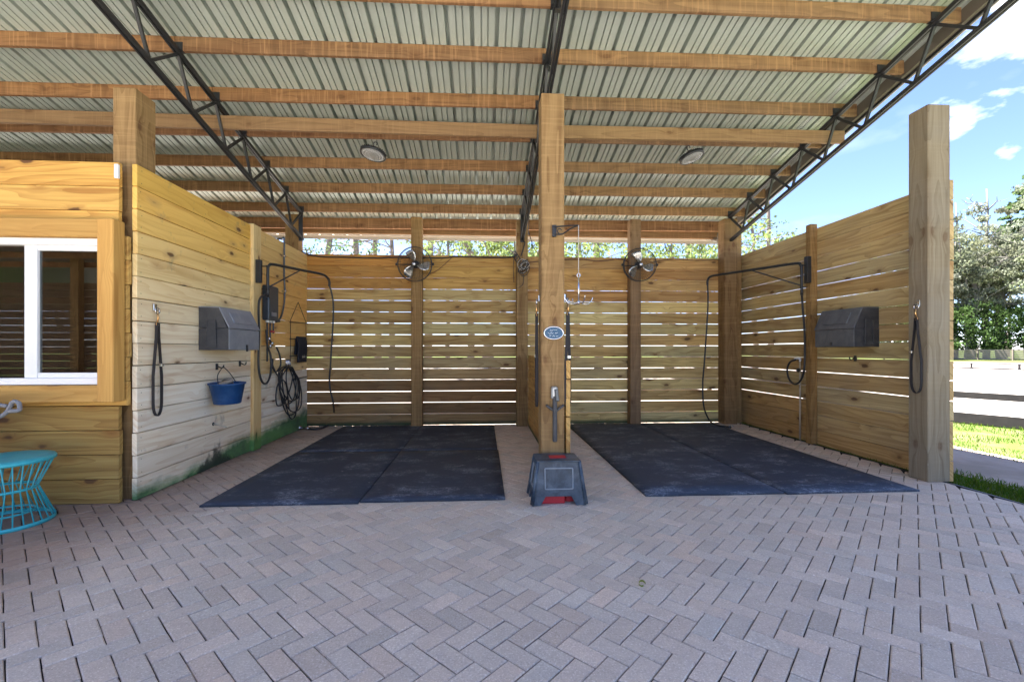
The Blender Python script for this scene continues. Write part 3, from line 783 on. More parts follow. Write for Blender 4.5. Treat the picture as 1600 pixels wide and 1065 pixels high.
# ------------------------------------------------------------------ feed boxes
def feedbox(side,X,Y0,Y1,z0,zt,zb,label):
    s=1 if side=='L' else -1
    t=thing('feed_box',label,'feed box',(X,(Y0+Y1)/2,z0),'lidded plastic boxes on the walls')
    o=(X,Y0,0); L=Y1-Y0
    prof=[(0,z0),(.277,z0),(.285,z0+.01),(.285,zb-.012),(0.0,zb-.012)]
    b=MB(); b.prism(prof,0,L,(o,(s,0,0),(0,0,1),(0,1,0)))
    prof=[(0,zb-.008),(.268,zb-.008),(.19,zt-.006),(0,zt-.006)]
    b.prism(prof,.003,L-.003,(o,(s,0,0),(0,0,1),(0,1,0)))
    # recessed-looking moulded panel on the near end
    for pr,dp in (([(.07,z0+.03),(.17,z0+.03),(.165,zt-.13),(.085,zt-.13)],-.008),):
        b.prism(pr,dp,.0,(o,(s,0,0),(0,0,1),(0,1,0)))
    fo=(o,(s,0,0),(0,0,1),(0,1,0)); q_=[(.07,z0+.03),(.17,z0+.03),(.165,zt-.13),(.085,zt-.13)]
    for A_,B_ in zip(q_,q_[1:]+q_[:1]):
        for yy in (Y0-.009,):
            b.bar((X+s*A_[0],yy,A_[1]),(X+s*B_[0],yy,B_[1]),.008,.008,(0,1,0),.003)
    b.build('body','plastic_dark' ,t,None,.006,True)
    for yy in (Y0+L*.2,Y0+L*.8):
        MB().bar((X+s*.01,yy,zt+.010),(X+s*.06,yy,zt+.010),.05,.012,(0,0,1),.004).build('hinge','plastic_dark',t)
    f=MB(); f.prism([(.281,z0+.002),(.289,z0+.002),(.289,zb-.014),(.281,zb-.014)],.002,L-.002,(o,(s,0,0),(0,0,1),(0,1,0)))
    pm='plastic' if side=='L' else 'plastic_mid'
    f.build('front_panel',pm,t,None,.004,True)
    dx,dz=.19-.292,zt-zb
    l=MB(); l.prism([(.292,zb-.012),(.296,zb),(.196,zt+.004),(0,zt+.006),(0,zt-.004),(.19,zt-.005),(.284,zb-.006)],-.006,L+.006,(o,(s,0,0),(0,0,1),(0,1,0)))
    def lp(k): return (.294+dx*k+.004,zb+dz*k)
    a,c=lp(.22),lp(.78)
    l.prism([(a[0]-.006,a[1]),(a[0]+.008,a[1]+.003),(c[0]+.008,c[1]+.003),(c[0]-.006,c[1])],L*.2,L*.8,(o,(s,0,0),(0,0,1),(0,1,0)))
    lid=l.build('lid',pm,t,None,.005,True)
    k=MB(); yc=Y0+L*.55; k.box(X+s*.289,X+s*.300,yc-.014,yc+.014,z0-.015 if side=='L' else z0+.02,z0+.055); k.build('latch','black_steel',lid)
    return t
feedbox('L',-2.798,4.654,5.257,1.215,1.64,1.44,'grey plastic feed box with sloping lid on the pale left wall above the bucket')
feedbox('R',4.298,4.70,5.285,1.25,1.68,1.46,'grey plastic feed box with sloping lid on the brown slatted right wall')

# ------------------------------------------------------------------ wall hooks, bucket
def hook(p,label,s=1):
    t=thing('wall_hook',label,'hook',p,'small black wall hooks'); x,y,z=p
    MB().box(x,x+s*.012,y-.016,y+.016,z-.03,z+.035,b=.002).build('plate','black_steel',t)
    b=MB(); b.tube(spline([(x+s*.01,y,z+.01),(x+s*.05,y,z-.01),(x+s*.07,y,z-.005),(x+s*.075,y,z+.02)],5),.006,6); b.build('prong','black_steel',t)
hk=on(338,573,X=-2.80); hook((-2.799,hk.y,hk.z),'black wall hook carrying the blue bucket')
h2=on(374,568,X=-2.80); hook((-2.799,h2.y,h2.z),'empty black wall hook right of the blue bucket on the pale wall')
h3=on(1337,560,X=4.30); hook((4.299,h3.y,h3.z),'black wall hook below the feed box on the slatted right wall',-1)
t=thing('wall_peg','thin pale peg sticking out low on the pale left wall','peg',on(333,662,X=-2.8))
p=on(333,662,X=-2.8); MB().tube([p,p+Vector((.13,.01,-.035))],.006,6).build('rod','old_pvc',t); MB().lathe([(0,0),(.018,0),(.018,.006),(0,.006)],p,(1,0,0),10).build('flange','black_steel',t)
t=thing('electric_socket','small white switch plate at the top corner of the window wall','switch',(-2.89,3.77,2.6))
MB().box(-2.905,-2.875,3.765,3.789,2.57,2.68).build('plate','vinyl',t)
bc=Vector((-2.63,4.85,.0)); br=.165
t=thing('bucket','blue plastic bucket hanging from a hook on the pale left wall','bucket',(bc.x,bc.y,.67))
b=MB(); b.lathe([(0,0),(.118,0),(.124,.008),(.158,.195),(.170,.198),(.171,.212),(.160,.214),(.153,.205),(.117,.016),(0,.014)],(bc.x,bc.y,.668),(0,-.03,1),32)
b.build('body','blue',t)
hl=Vector((-2.73,hk.y,hk.z)); rimz=.872
P=[(bc.x,bc.y-.163,rimz),(bc.x-.03,bc.y-.12,rimz+.09),(hl.x,hl.y-.012,hl.z-.005),(hl.x,hl.y+.012,hl.z-.004),(bc.x-.03,bc.y+.10,rimz+.10),(bc.x,bc.y+.163,rimz)]
MB().tube(spline(P,7),.0045,6).build('handle','black_steel',t)
t=thing('grooming_brush','worn brown brush lying in the blue bucket','brush',(bc.x,bc.y-.03,.84))
MB().obox((bc.x+.0,bc.y-.04,.885),[(.3,.9,.25),(1,-.3,0),(0,0,1)],(.075,.03,.014),.01).build('back','brush',t)
MB().obox((bc.x+.0,bc.y-.035,.862),[(.3,.9,.25),(1,-.3,0),(0,0,1)],(.07,.026,.014),.004).build('bristles','plastic_dark',t)
t=thing('rubber_curry','black rubber curry comb lying in the blue bucket behind the brush','brush',(bc.x,bc.y+.04,.85))
MB().lathe([(0,0),(.055,0),(.06,.01),(.055,.03),(.03,.045),(0,.048)],(bc.x-.02,bc.y+.03,.862),(0.5,-.2,1),16).build('pad','plastic_dark',t)

# ------------------------------------------------------------------ cross-tie straps
def crosstie(top,wdir,length,spread,label,s,normal):
    """looped webbing strap hanging from a ring; spread along wdir"""
    top=Vector(top); w=Vector(wdir).normalized(); n=Vector(normal)
    t=thing('cross_tie',label,'strap',top,'cross tie straps hanging by the wash bays')
    MB().obox(top-n*.02,[w,(0,0,1),n],(.02,.03,.006),.004).build('plate','chrome',t)
    b=MB(); c=top+Vector((0,0,-.03))
    b.tube([c+w*.024*math.cos(a)+Vector((0,0,.026*math.sin(a))) for a in [k*math.pi/8 for k in range(16)]],.005,6,True); b.build('ring','chrome',t)
    c=top+Vector((0,0,-.085))
    b=MB(); b.tube([c+Vector((0,0,.035)),c+w*.01,c+Vector((0,0,-.045))],[.007,.009,.006],8); b.tube([c+w*.014*math.cos(a)+Vector((0,0,-.055+.016*math.sin(a))) for a in [k*math.pi/6 for k in range(12)]],.004,6,True)
    b.build('snap','brass',t)
    z0=top.z-.14; L=length
    P=[top+w*(-.008)+Vector((0,0,-.13))]
    for k in range(1,6): P.append(Vector((top.x,top.y,z0-L*k/7))+w*(-spread*.5*min(1,k/4)))
    for k in range(9):
        a=math.pi+math.pi*k/8; P.append(Vector((top.x,top.y,z0-L*.86))+w*(spread*.5*math.cos(a))+Vector((0,0,L*.14*math.sin(a))))
    for k in (5,4,3,2,1): P.append(Vector((top.x,top.y,z0-L*k/7))+w*(spread*.5*min(1,k/4)*.9+.006))
    P.append(top+w*.012+Vector((0,0,-.135)))
    MB().ribbon(P,n,.024,.0045).build('strap','strap',t)
    b=MB(); c=Vector((top.x,top.y,z0-L*.45))+w*(spread*.45); b.obox(c,[w,(0,0,1),n],(.012,.012,.014),.002); b.build('buckle','chrome',t)
p=on(246,480,X=-2.765); crosstie(p,(0,1,0),.78,.10,'black cross tie strap with brass snap on the pale left wall near the window',1,(1,0,0))
p=on(1433,474,X=4.055); crosstie((4.052,4.03,p.z),(0,1,0),.70,.10,'black cross tie strap with chrome ring on the grey post of the right wall',1,(-1,0,0))
p=on(845,470,X=.46); crosstie((.46,3.95,p.z+.05),(0,1,0),.80,.06,'dark cross tie strap on the left side of the centre post',1,(-1,0,0))
p=on(885,470,X=.71); crosstie((.725,3.90,p.z+.03),(.55,.83,0),.83,.09,'dark cross tie strap on the right side of the centre post',1,(1,0,0))

# ------------------------------------------------------------------ wash booms with hoses
def boom(post,pivot,end,z,hose_in,hose_out,label,s,brk):
    t=thing('wash_boom',label,'hose boom',pivot,'swinging hose booms of the wash bays')
    MB().box(*brk,b=.003).build('bracket','black_steel',t)
    pv=Vector(pivot); e=Vector(end)
    d=(e-pv); d.z=0; L=d.length; d.normalize()
    P=[pv+Vector((0,0,-.42)),pv+Vector((0,0,-.1)),pv+Vector((0,0,-.03))+d*.015,pv+Vector((0,0,0))+d*.08]+[pv+d*(L*k)+Vector((0,0,.0+.02*k)) for k in (.3,.6,.86)]+[e+Vector((0,0,-.005))-d*.05,e+d*.0+Vector((0,0,-.06)),e+Vector((0,0,-.13))]
    arm=MB().tube(spline(P,5),.0175,10).build('arm','black_steel',t)
    MB().tube([pv+Vector((0,0,-.30)),pv+d*L*.48+Vector((0,0,0))],.009,8).build('brace','black_steel',arm)
    for zz in (-.05,-.33):
        b=MB(); b.lathe([(.013,0),(.022,0),(.022,.02),(.013,.02)],pv+Vector((0,0,zz)),(0,0,1),12); b.bar(pv+Vector((0,0,zz+.01)),Vector((brk[0]+(brk[1]-brk[0])/2,pv.y,pv.z+zz+.01)),.012,.012)
        b.build('pivot','black_steel',t)
    MB().tube(spline([e+Vector((0,0,-.10))]+hose_out,9),.013,8).build('hose','rubber_hose',t)
    MB().tube(spline([pv+Vector((0.0,0,-.38))]+hose_in,9),.013,8).build('supply_hose','rubber_hose',t)
    return t
pL=Vector((-2.66,5.79,2.285)); eL=Vector((-2.27,6.85,2.28))
boom(None,pL,eL,2.28,
  [on(405,470,X=-2.69),on(405,520,X=-2.71),on(404,570,X=-2.71),on(409,595,X=-2.70),on(417,598,X=-2.70),on(423,582,X=-2.70),on(423,556,X=-2.72),on(418,540,X=-2.73),on(416,515,X=-2.74)],
  [on(521,480,Y=6.9),on(517,560,Y=6.9),on(515,600,Y=6.95),on(521,632,Y=6.97),on(521,655,Z=.03),on(507,667,Z=.02),on(490,670,Z=.02),on(478,669,Z=.02)],
  'black swinging hose boom on the pale left wall reaching over the left mats',1,(-2.762,-2.70,5.69,5.74,2.03,2.31))
pR=Vector((4.10,5.64,2.345)); eR=Vector((3.50,6.93,2.36))
boom(None,pR,eR,2.35,
  [on(1254,480,X=4.15),on(1257,520,X=4.16),on(1257,570,X=4.16),on(1252,592,X=4.18),on(1242,600,X=4.2),on(1233,592,X=4.22),on(1230,578,X=4.23),on(1234,566,X=4.23),on(1243,562,X=4.24)],
  [on(1106,480,Y=7.0),on(1101,560,Y=7.0),on(1098,600,Y=7.05),on(1100,636,Y=7.05),on(1110,658,Z=.035),on(1122,664,Z=.03),on(1136,666,Z=.02)],
  'black swinging hose boom on the slatted right wall reaching over the right mats',-1,(4.145,4.204,5.60,5.66,2.08,2.42))
def clampband(p,lab): pass
t=thing('spray_nozzle','chrome spray nozzle lying on the pavers in the back left corner','nozzle',on(478,669,Z=.02))
a=on(484,669,Z=.025); c=on(470,668,Z=.03)
MB().tube([a,(a+c)/2,c],[.016,.013,.020],10).build('barrel','chrome',t)
MB().tube([c,c+Vector((-.03,.03,.04))],[.012,.008],8).build('lever','blue',t)
MB().lathe([(.0,0),(.03,0),(.034,.02),(.025,.035),(0,.035)],c,(-1,.2,.1),12).build('head','chrome',t)
t=thing('hose_nozzle','small black hose end on the pavers in the back right corner','nozzle',on(1138,666,Z=.02))
a=on(1134,666,Z=.02); c=on(1142,667,Z=.02); MB().tube([a,c],[.014,.022],10).build('barrel','plastic_dark',t); MB().tube([c,c+Vector((.03,-.02,.02))],[.01,.012],8).build('tip','chrome',t)

# standpipe on the right wall
p=on(1250,563,X=4.27)
t=thing('standpipe','pale plastic water pipe with a tap on the slatted right wall beside the mid post','pipe',(4.27,p.y,0))
MB().tube([(4.27,p.y,0),(4.27,p.y,p.z)],.012,10).build('pipe','old_pvc',t)
MB().tube(spline([(4.27,p.y,p.z-.01),(4.27,p.y,p.z+.02),(4.26,p.y+.03,p.z+.03),(4.25,p.y+.08,p.z+.02)],4),.015,10).build('elbow','white_pvc',t)
q=on(1250,578,X=4.25); MB().lathe([(0,0),(.028,0),(.028,.02),(0,.02)],(4.235,q.y,q.z),(-1,0,0),12).build('tap','black_steel',t)

# ------------------------------------------------------------------ water heater, pipes, conduit
t=thing('water_heater','dark blue grey tankless water heater box on the pale left wall','water heater',(-2.8,6.2,1.6))
MB().box(-2.798,-2.712,5.93,6.21,1.595,2.04,b=.012).build('case','heater',t)
MB().box(-2.711,-2.708,6.0,6.14,1.65,1.70,b=.001).build('control_panel','plastic',t)
b=MB()
ys=(5.98,6.06,6.15)
for y,l in zip(ys,(.9,.62,.3)): b.tube([(-2.755,y,1.61),(-2.755,y,1.61-l*.6)],.011,8)
b.build('pipe','grey_steel',t)
for y in ys: MB().lathe([(.012,0),(.02,0),(.02,.035),(.012,.035)],(-2.755,y,1.565),(0,0,1),10).build('fitting','white_pvc',t)
for y,z in ((5.98,1.36),(6.06,1.30)):
    b=MB(); b.lathe([(0,0),(.022,0),(.022,.03),(0,.03)],(-2.745,y,z),(1,0,0),10); b.lathe([(.011,0),(.018,0),(.018,.05),(.011,.05)],(-2.755,y,z-.06),(0,0,1),10)
    b.build('valve','chrome',t)
MB().box(-2.74,-2.72,6.03,6.11,1.44,1.465,b=.004).build('valve_handle','red',t)
b=MB(); b.tube(spline([(-2.73,6.08,1.10),(-2.72,6.05,1.0),(-2.71,6.13,.93),(-2.71,6.26,1.02),(-2.71,6.22,1.16),(-2.72,6.16,1.25)],8),.011,8); b.build('hose','rubber_hose',t)
t=thing('conduit','grey electrical conduit looping over the top of the left wall down to the heater','conduit',(-2.78,6.6,1.6))
P=[on(433,366,X=-2.86),on(440,366,X=-2.80),on(444,373,X=-2.765),on(444,400,X=-2.765),on(444,430,X=-2.765),on(445,455,X=-2.765),on(443,480,X=-2.765),on(438,497,X=-2.765),on(431,502,X=-2.75),(-2.74,6.3,1.60)]
P[0].z=2.75;P[1].z=2.76
MB().tube(spline(P,6),.013,8).build('tube','grey_steel',t)
for q in (P[3],P[5]): MB().box(-2.799,-2.745,q.y-.022,q.y+.022,q.z-.012,q.z+.012,b=.002).build('clamp','chrome',t)

# coiled hose on the wall
hc=on(449,572,X=-2.76)
t=thing('hose_coil','dark hose coiled in long loose loops on the pale left wall','hose',hc)
b=MB(); rnd=random.Random(5); P=[]
for k in range(7):
    sgn=rnd.uniform(-.16,.22); L=rnd.uniform(.45,.80); wd=rnd.uniform(.20,.36)
    x=-2.775+.006*k
    c0=hc.y+rnd.uniform(-.1,.05)
    P+=[(x,c0-wd*.5,hc.z-.06),(x+.01,c0-wd+sgn,hc.z-L*.5),(x+.01,c0-wd*.5+sgn*1.8,hc.z-L*.95),(x,c0+wd*.6+sgn*1.8,hc.z-L*.92),(x,c0+wd+sgn,hc.z-L*.45),(x+.01,c0+wd*.35,hc.z-.02)]
b.tube(spline(P,6),.0085,7)
b.tube(spline([on(423,560,X=-2.75),on(428,575,X=-2.76),on(436,590,X=-2.77),on(447,600,X=-2.77),on(452,640,X=-2.77)],6),.009,7)
b.build('hose','rubber_hose',t)
b=MB()
for k in range(5):
    b.tube([Vector((-2.75,hc.y-.05+.025*k,hc.z+.05))+Vector((0,.02*math.cos(a),.05*math.sin(a))) for a in [q*math.pi/5 for q in range(10)]],.005,6,True)
b.build('hanger','chrome',t)
b=MB(); a=on(462,592,X=-2.78); c=on(480,588,X=-2.78); b.tube([a,c],.009,8); t2=thing('tether_bar','short dark bar lying against the left wall beside the coiled hose','bar',a); b.build('bar','black_steel',t2)
b=MB(); b.lathe([(0,0),(.016,0),(.016,.008),(0,.008)],a-Vector((.018,0,0)),(1,0,0),10); b.build('flange','grey_steel',t2)

# wire blanket rack with a dark boot bag
t=thing('wire_rack','thin black wire rack hanging on the left wall in the back corner','rack',on(466,475,X=-2.77))
b=MB(); A=on(466,472,X=-2.78); Lp=on(454,500,X=-2.77); Rp=on(478,503,X=-2.77)
b.tube([Lp,A,Rp],.0045,6); b.tube([Lp,on(454,575,X=-2.77)],.0045,6); b.tube([Rp,on(479,560,X=-2.77)],.0045,6)
b.build('frame','black_steel',t)
b=MB()
for y0,y1 in ((503,505),(529,530),(556,556)): b.tube([on(453,y0,X=-2.765),on(480,y1,X=-2.765)],.007,6)
b.build('rung','black_steel',t)
t=thing('leg_wrap','folded black leg wraps draped over a rung of the wire rack','cloth',on(471,528,X=-2.72))
a=on(464,527,X=-2.735); c=on(478,528,X=-2.735); zb=on(470,566,X=-2.735).z
b=MB(); n=6
for side,dx in ((0,.012),(1,-.02)):
    base=len(b.v); H=a.z+.012-zb
    for j in range(7):
        for i in range(n+1):
            y=a.y+(c.y-a.y)*i/n; b.v.append((-2.745+dx*1.2*math.sin(min(1,j/1.5)*1.57)+.006*math.sin(i*2.1+j*.7),y+.012*math.sin(j*.9)*side,a.z+.014-H*j/6*(1 if side==0 else .7)))
    for j in range(6):
        for i in range(n): q=base+j*(n+1)+i; b.face([q,q+1,q+n+2,q+n+1],None,(1,1,1),True)
o=b.build('wrap','cloth',t); md=o.modifiers.new('s','SOLIDIFY'); md.thickness=.012
MB().obox(((-2.722),(a.y+c.y)/2+.03,zb+.09),[(0,1,.1),(0,-.1,1),(1,0,0)],(.06,.022,.008),.005).build('buckle','heater',t)

# ------------------------------------------------------------------ fans
def fan(c,r,label,rot,tilt):
    c=Vector(c); t=thing('wall_fan',label,'fan',(0,0,0),'round wall fans on the back wall posts')
    b=MB()
    for rr,y,w_ in ((r,0,.006),(r*.99,.05,.004),(r*.99,-.03,.004)):
        b.tube([(rr*math.cos(a),y,rr*math.sin(a)) for a in [k*math.pi/24 for k in range(48)]],w_,6,True)
    for rr,y in ((r*.8,-.055),(r*.58,-.066),(r*.36,-.071),(r*.18,-.073)):
        b.tube([(rr*math.cos(a),y,rr*math.sin(a)) for a in [k*math.pi/20 for k in range(40)]],.0016,5,True)
    for k in range(44):
        a=2*math.pi*k/44; ca,sa=math.cos(a),math.sin(a)
        b.tube([(r*.16*ca,-.072,r*.16*sa),(r*.6*ca,-.064,r*.6*sa),(r*.88*ca,-.047,r*.88*sa),(r*ca,-.015,r*sa),(r*ca,.045,r*sa),(r*.6*ca,.085,r*.6*sa)],.0013,4,False,(1,1,1),False)
    b.build('guard','black_steel',t)
    bl=MB()
    for k in range(3):
        a0=rot+k*2*math.pi/3; base=len(bl.v); nr,na=5,6
        for i in range(nr+1):
            rr=r*(.16+.70*i/nr); wd=.30+.42*math.sin(math.pi*min(1,i/nr*.8+.1))
            for j in range(na+1):
                s=j/na-.5; a=a0+s*wd*1.25+.25*i/nr
                bl.v.append((rr*math.cos(a),.01+s*.055,rr*math.sin(a)))
        for i in range(nr):
            for j in range(na): q=base+i*(na+1)+j; bl.face([q,q+1,q+na+2,q+na+1],None,(1,1,1),True)
    o=bl.build('blades','blade',t); md=o.modifiers.new('s','SOLIDIFY'); md.thickness=.003
    mo_=MB().lathe([(0,-.045),(.03,-.04),(.034,-.02),(.034,.03),(.055,.035),(.06,.10),(.05,.13),(0,.135)],(0,0,0),(0,1,0),20).build('motor','black_steel',t)
    MB().lathe([(0,-.078),(.022,-.078),(.028,-.07),(0,-.07)],(0,0,0),(0,1,0),16).build('badge','blade',mo_)
    b=MB(); b.tube(spline([(-r-.02,0,.0),(-r-.01,.07,-.0),(-r*.5,.15,-.0),(0,.17,0),(r*.5,.15,0),(r+.01,.07,0),(r+.02,0,0)],5),.008,6)
    for s in (-1,1): b.lathe([(0,-.012),(.022,-.012),(.022,.012),(0,.012)],(s*(r+.018),0,0),(1,0,0),12)
    b.build('bracket','black_steel',t)
    t.location=c; t.rotation_euler=(R(tilt),0,R(-3))
    return t
fan((-1.06,7.07,2.53),.262,'wall fan with silver blades on the back post of the left wash bay',R(100),8)
fan((2.463,7.06,2.56),.258,'wall fan with silver blades on the back post of the right wash bay',R(95),4)

# ------------------------------------------------------------------ cables on the back wall
def cable(pts,r,label,mat='cable',nm='cable'):
    t=MB(); t.tube(spline(pts,8),r,6); o=t.build(nm,mat); tag(o,label,'cable'); return o
cable([on(466,388,Y=7.3),on(478,396,Y=7.38),on(500,401,Y=7.39),on(540,402,Y=7.39),on(590,403,Y=7.39),on(622,402,Y=7.35),on(690,403,Y=7.39),on(710,401,Y=7.39),on(760,402,Y=7.39),on(795,402,Y=7.39),on(806,398,Y=7.25)],.011,'black cable sagging along the top of the back wall of the left bay')
cable([on(826,410,Y=7.39),on(850,408,Y=7.39),on(905,405,Y=7.39),on(935,408,Y=7.39),on(970,405,Y=7.38),on(985,412,Y=7.3)],.008,'brown cable along the top of the back wall of the right bay','brown_cable')
cable([on(1018,410,Y=7.35),on(1050,405,Y=7.39),on(1090,407,Y=7.39),on(1128,405,Y=7.38)],.006,'thin dark cable from the right fan to the corner post')
cable([on(672,428,Y=7.2),on(685,421,Y=7.3),on(700,408,Y=7.39),on(706,402,Y=7.39)],.005,'thin brown fan lead climbing the back wall beside the left fan','brown_cable')
def truss_pt(y,dz,dx=0): return Vector((.61+dx,y,zr(.61,y)-dz))
cable([truss_pt(5.2,.5,.03),truss_pt(6.2,.52,.04),truss_pt(6.9,.52,.03),Vector((.63,7.17,2.95)),on(820,380,Y=7.18),on(814,400,Y=7.18)],.009,'black cable running down the centre truss to the tangle of wires')
cable([truss_pt(6.6,.5,.05),Vector((.70,7.18,3.05)),on(827,365,Y=7.2),on(833,385,Y=7.3),on(841,397,Y=7.38)],.006,'thin cable hanging right of the middle back post')
t=thing('cable_bundle','tangled bundle of grey and black cables on the middle back post','cable',on(818,415,Y=7.18))
rnd=random.Random(9); c=on(818,416,Y=7.15)
for mt,num in (('rope',5),('cable',7)):
    b=MB()
    for k in range(num):
        cc=c+Vector((rnd.uniform(-.03,.03),rnd.uniform(-.03,.02),rnd.uniform(-.08,.08))); ra,rb=rnd.uniform(.04,.085),rnd.uniform(.05,.12); ph=rnd.uniform(0,1)
        b.tube([cc+Vector((ra*math.cos(a),.015*math.sin(3*a+ph),rb*math.sin(a+ph))) for a in [q*math.pi/9 for q in range(18)]],.005,5,True)
    b.build('loops',mt,t)
b=MB(); b.tube(spline([c+Vector((-.02,0,-.08)),c+Vector((.0,0,-.18)),c+Vector((-.01,0,-.28)),c+Vector((-.08,0,-.34))],5),.005,6)
q=on(804,397,Y=7.2); 
for k in range(4):
    b.tube([q+Vector((.04*math.cos(a)+.02*k,.02,.05*math.sin(a)-.03*k)) for a in [j*math.pi/7 for j in range(14)]],.0055,5,True)
b.tube(spline([q,q+Vector((-.02,0,-.2)),q+Vector((-.01,0,-.45))],5),.005,6)
b.build('tail','cable',t)

# ------------------------------------------------------------------ high bay lamps
def lamp(c,r,tilt,label,lead):
    c=Vector(c); t=thing('pendant_lamp',label,'lamp',(0,0,0),'round lamps hanging from the cross beam')
    b=MB(); b.lathe([(r*.95,-.012),(r,-.008),(r,.006),(r*.93,.012),(r*.55,.03),(r*.42,.06),(r*.3,.075),(0,.078)],(0,0,0),(0,0,1),32); b.lathe([(r,-.008),(r*.9,-.012),(r*.9,0)],(0,0,0),(0,0,1),32)
    for k in range(32):
        a=2*math.pi*k/32; b.bar((r*.55*math.cos(a),r*.55*math.sin(a),.028),(r*.98*math.cos(a),r*.98*math.sin(a),.016),.004,.03)
    b.build('housing','black_steel',t)
    b=MB(); b.lathe([(r*.905,-.006),(r*.6,-.014),(r*.25,-.018),(0,-.019)],(0,0,0),(0,0,1),32)
    for rr in (.35,.55,.75):
        for k in range(int(rr*40)):
            a=2*math.pi*k/int(rr*40); b.lathe([(.009,0),(.006,-.006),(0,-.008)],(r*rr*math.cos(a),r*rr*math.sin(a),-.013),(0,0,1),6)
    b.build('lens','lens',t)
    b=MB(); b.tube(spline([(0,0,.075),(-.02,0,.10),(-.018,0,.135),(.0,0,.15),(.018,0,.135),(.015,0,.115)],5),.006,6); b.build('hook','black_steel',t)
    t.location=c; t.rotation_euler=tilt
    top=3.80-c.z
    # chain hangs plumb from the beam: its own part, turned back upright
    b=MB(); k=0; z=.15
    while z<top-.0:
        b.tube([(0+(.006*math.cos(a) if k%2 else 0),(0 if k%2 else .006*math.cos(a)),z+.012+.013*math.sin(a)) for a in [j*math.pi/4 for j in range(8)]],.0022,4,True); z+=.021; k+=1
    o=b.build('chain','grey_steel',t); o.rotation_euler=(-tilt[0],-tilt[1],0)
    b=MB(); b.tube(spline([Vector((0,0,.07)),Vector((lead*.06,.01,.08)),Vector((lead*.14,.02,.12)),Vector((lead*.2,.05,.22))],6),.004,6); b.build('lead','cable',t)
lamp((-1.218,5.10,3.37),.142,(R(-9),R(9),0),'round black lamp with grey lens hanging over the left bay',1)
lamp((2.388,5.10,3.43),.138,(R(-9),R(-14),0),'round black lamp with grey lens hanging over the right bay',-1)

# ------------------------------------------------------------------ things on the centre post
t=thing('oval_sign','small blue oval sign with silver rim on the centre post','sign',(.59,3.838,1.36))
sx,sz=.087,.057; sc=on(865,520,Y=3.838)
def oval(a,b_,y0,y1,n=40):
    m=MB(); m.prism([(a*math.cos(2*math.pi*k/n),b_*math.sin(2*math.pi*k/n)) for k in range(n)],y0,y1,((sc.x,3.838,sc.z),(1,0,0),(0,0,1),(0,-1,0))); return m
oval(sx*.90,sz*.87,0,.008).build('face','signblue',t,None,0,True)
MB().tube([(sc.x+sx*.94*math.cos(a),3.832,sc.z+sz*.93*math.sin(a)) for a in [k*math.pi/24 for k in range(48)]],.006,8,True).build('rim','chrome',t)
b=MB(); rnd=random.Random(4)
for zz,half,n in ((.022,.034,6),(-.002,.052,10),(-.026,.040,8)):    # three short rows of pale script, too small to read
    x=-half; P=[]
    while x<half:
        P.append((sc.x+x,3.8295,sc.z+zz+rnd.uniform(-.006,.008))); x+=rnd.uniform(.004,.008)
        if rnd.random()<.12 and len(P)>3: b.tube(spline(P,3),.0012,4); P=[]; x+=.006
    if len(P)>2: b.tube(spline(P,3),.0012,4)
b.build('lettering','vinyl',t)

t=thing('grip_tool','black bar with a short winged crosspiece and chrome head on the centre post','tool',on(867,640,Y=3.81))
a=on(867,618,Y=3.80); c=on(867,690,Y=3.80)
MB().bar(a,c,.036,.03,(0,1,0),.012).build('bar','plastic_dark',t)
b=MB(); k=on(867,641,Y=3.805)
for s in (-1,1): b.bar(k+Vector((0,0,-.01)),k+Vector((s*.075,0,.045)),.02,.026,(0,1,0),.008)
b.build('crosspiece','plastic_dark',t)
k=on(867,613,Y=3.80); MB().box(k.x-.03,k.x+.024,3.79,3.836,k.z-.055,k.z+.05,b=.014).build('head','dullchrome',t)
MB().bar(k+Vector((.008,-.02,.03)),k+Vector((.02,-.02,-.07)),.03,.02,(0,1,0),.006).build('clip','grey_steel',t)

p0=on(866,361,Y=3.83); tip=on(904,352,Y=3.66)
t=thing('swing_bracket','black scrolled iron bracket sticking out high on the centre post','bracket',p0)
MB().box(p0.x-.018,p0.x+.018,3.818,3.838,p0.z-.05,p0.z+.05,b=.003).build('plate','black_steel',t)
b=MB(); b.tube(spline([p0+Vector((.0,-.015,.03)),(p0+tip)/2+Vector((0,0,.02)),tip],5),.006,6)
b.tube(spline([p0+Vector((0,-.015,-.03)),p0+Vector((.06,-.04,-.035)),(p0+tip)/2+Vector((.03,-.02,-.01)),tip],5),.006,6)
sc2=p0+Vector((.045,-.04,-.005)); b.tube(spline([sc2+Vector(((.008+.004*k)*math.cos(k*.9),0,(.008+.004*k)*math.sin(k*.9))) for k in range(7)],4),.0045,6)
b.build('arm','black_steel',t)
t=thing('tack_hook','four armed silver tack hook hanging from the iron bracket','hook',on(904,470,Y=3.66))
bt=on(904,470,Y=3.66); md_=on(904,430,Y=3.66)
MB().tube([tip,md_+Vector((0,0,.02))],.0035,6).build('cord','rope',t)
b=MB(); b.tube([md_+Vector((.012*math.cos(a),0,.016*math.sin(a))) for a in [k*math.pi/6 for k in range(12)]],.0045,6,True)
b.tube([md_-Vector((0,0,.014)),bt+Vector((0,0,.0))],.007,8); b.tube([bt,bt-Vector((0,0,.03))],[.018,.006],8); b.build('stem','chrome',t)
b=MB()
for k in range(4):
    a=R(12+90*k); d=Vector((math.cos(a),math.sin(a),0)); b.tube(spline([bt-Vector((0,0,.01)),bt+d*.04+Vector((0,0,-.022)),bt+d*.085+Vector((0,0,-.022)),bt+d*.115+Vector((0,0,.008)),bt+d*.125+Vector((0,0,.032))],4),.0045,6)
b.build('arm','chrome',t)

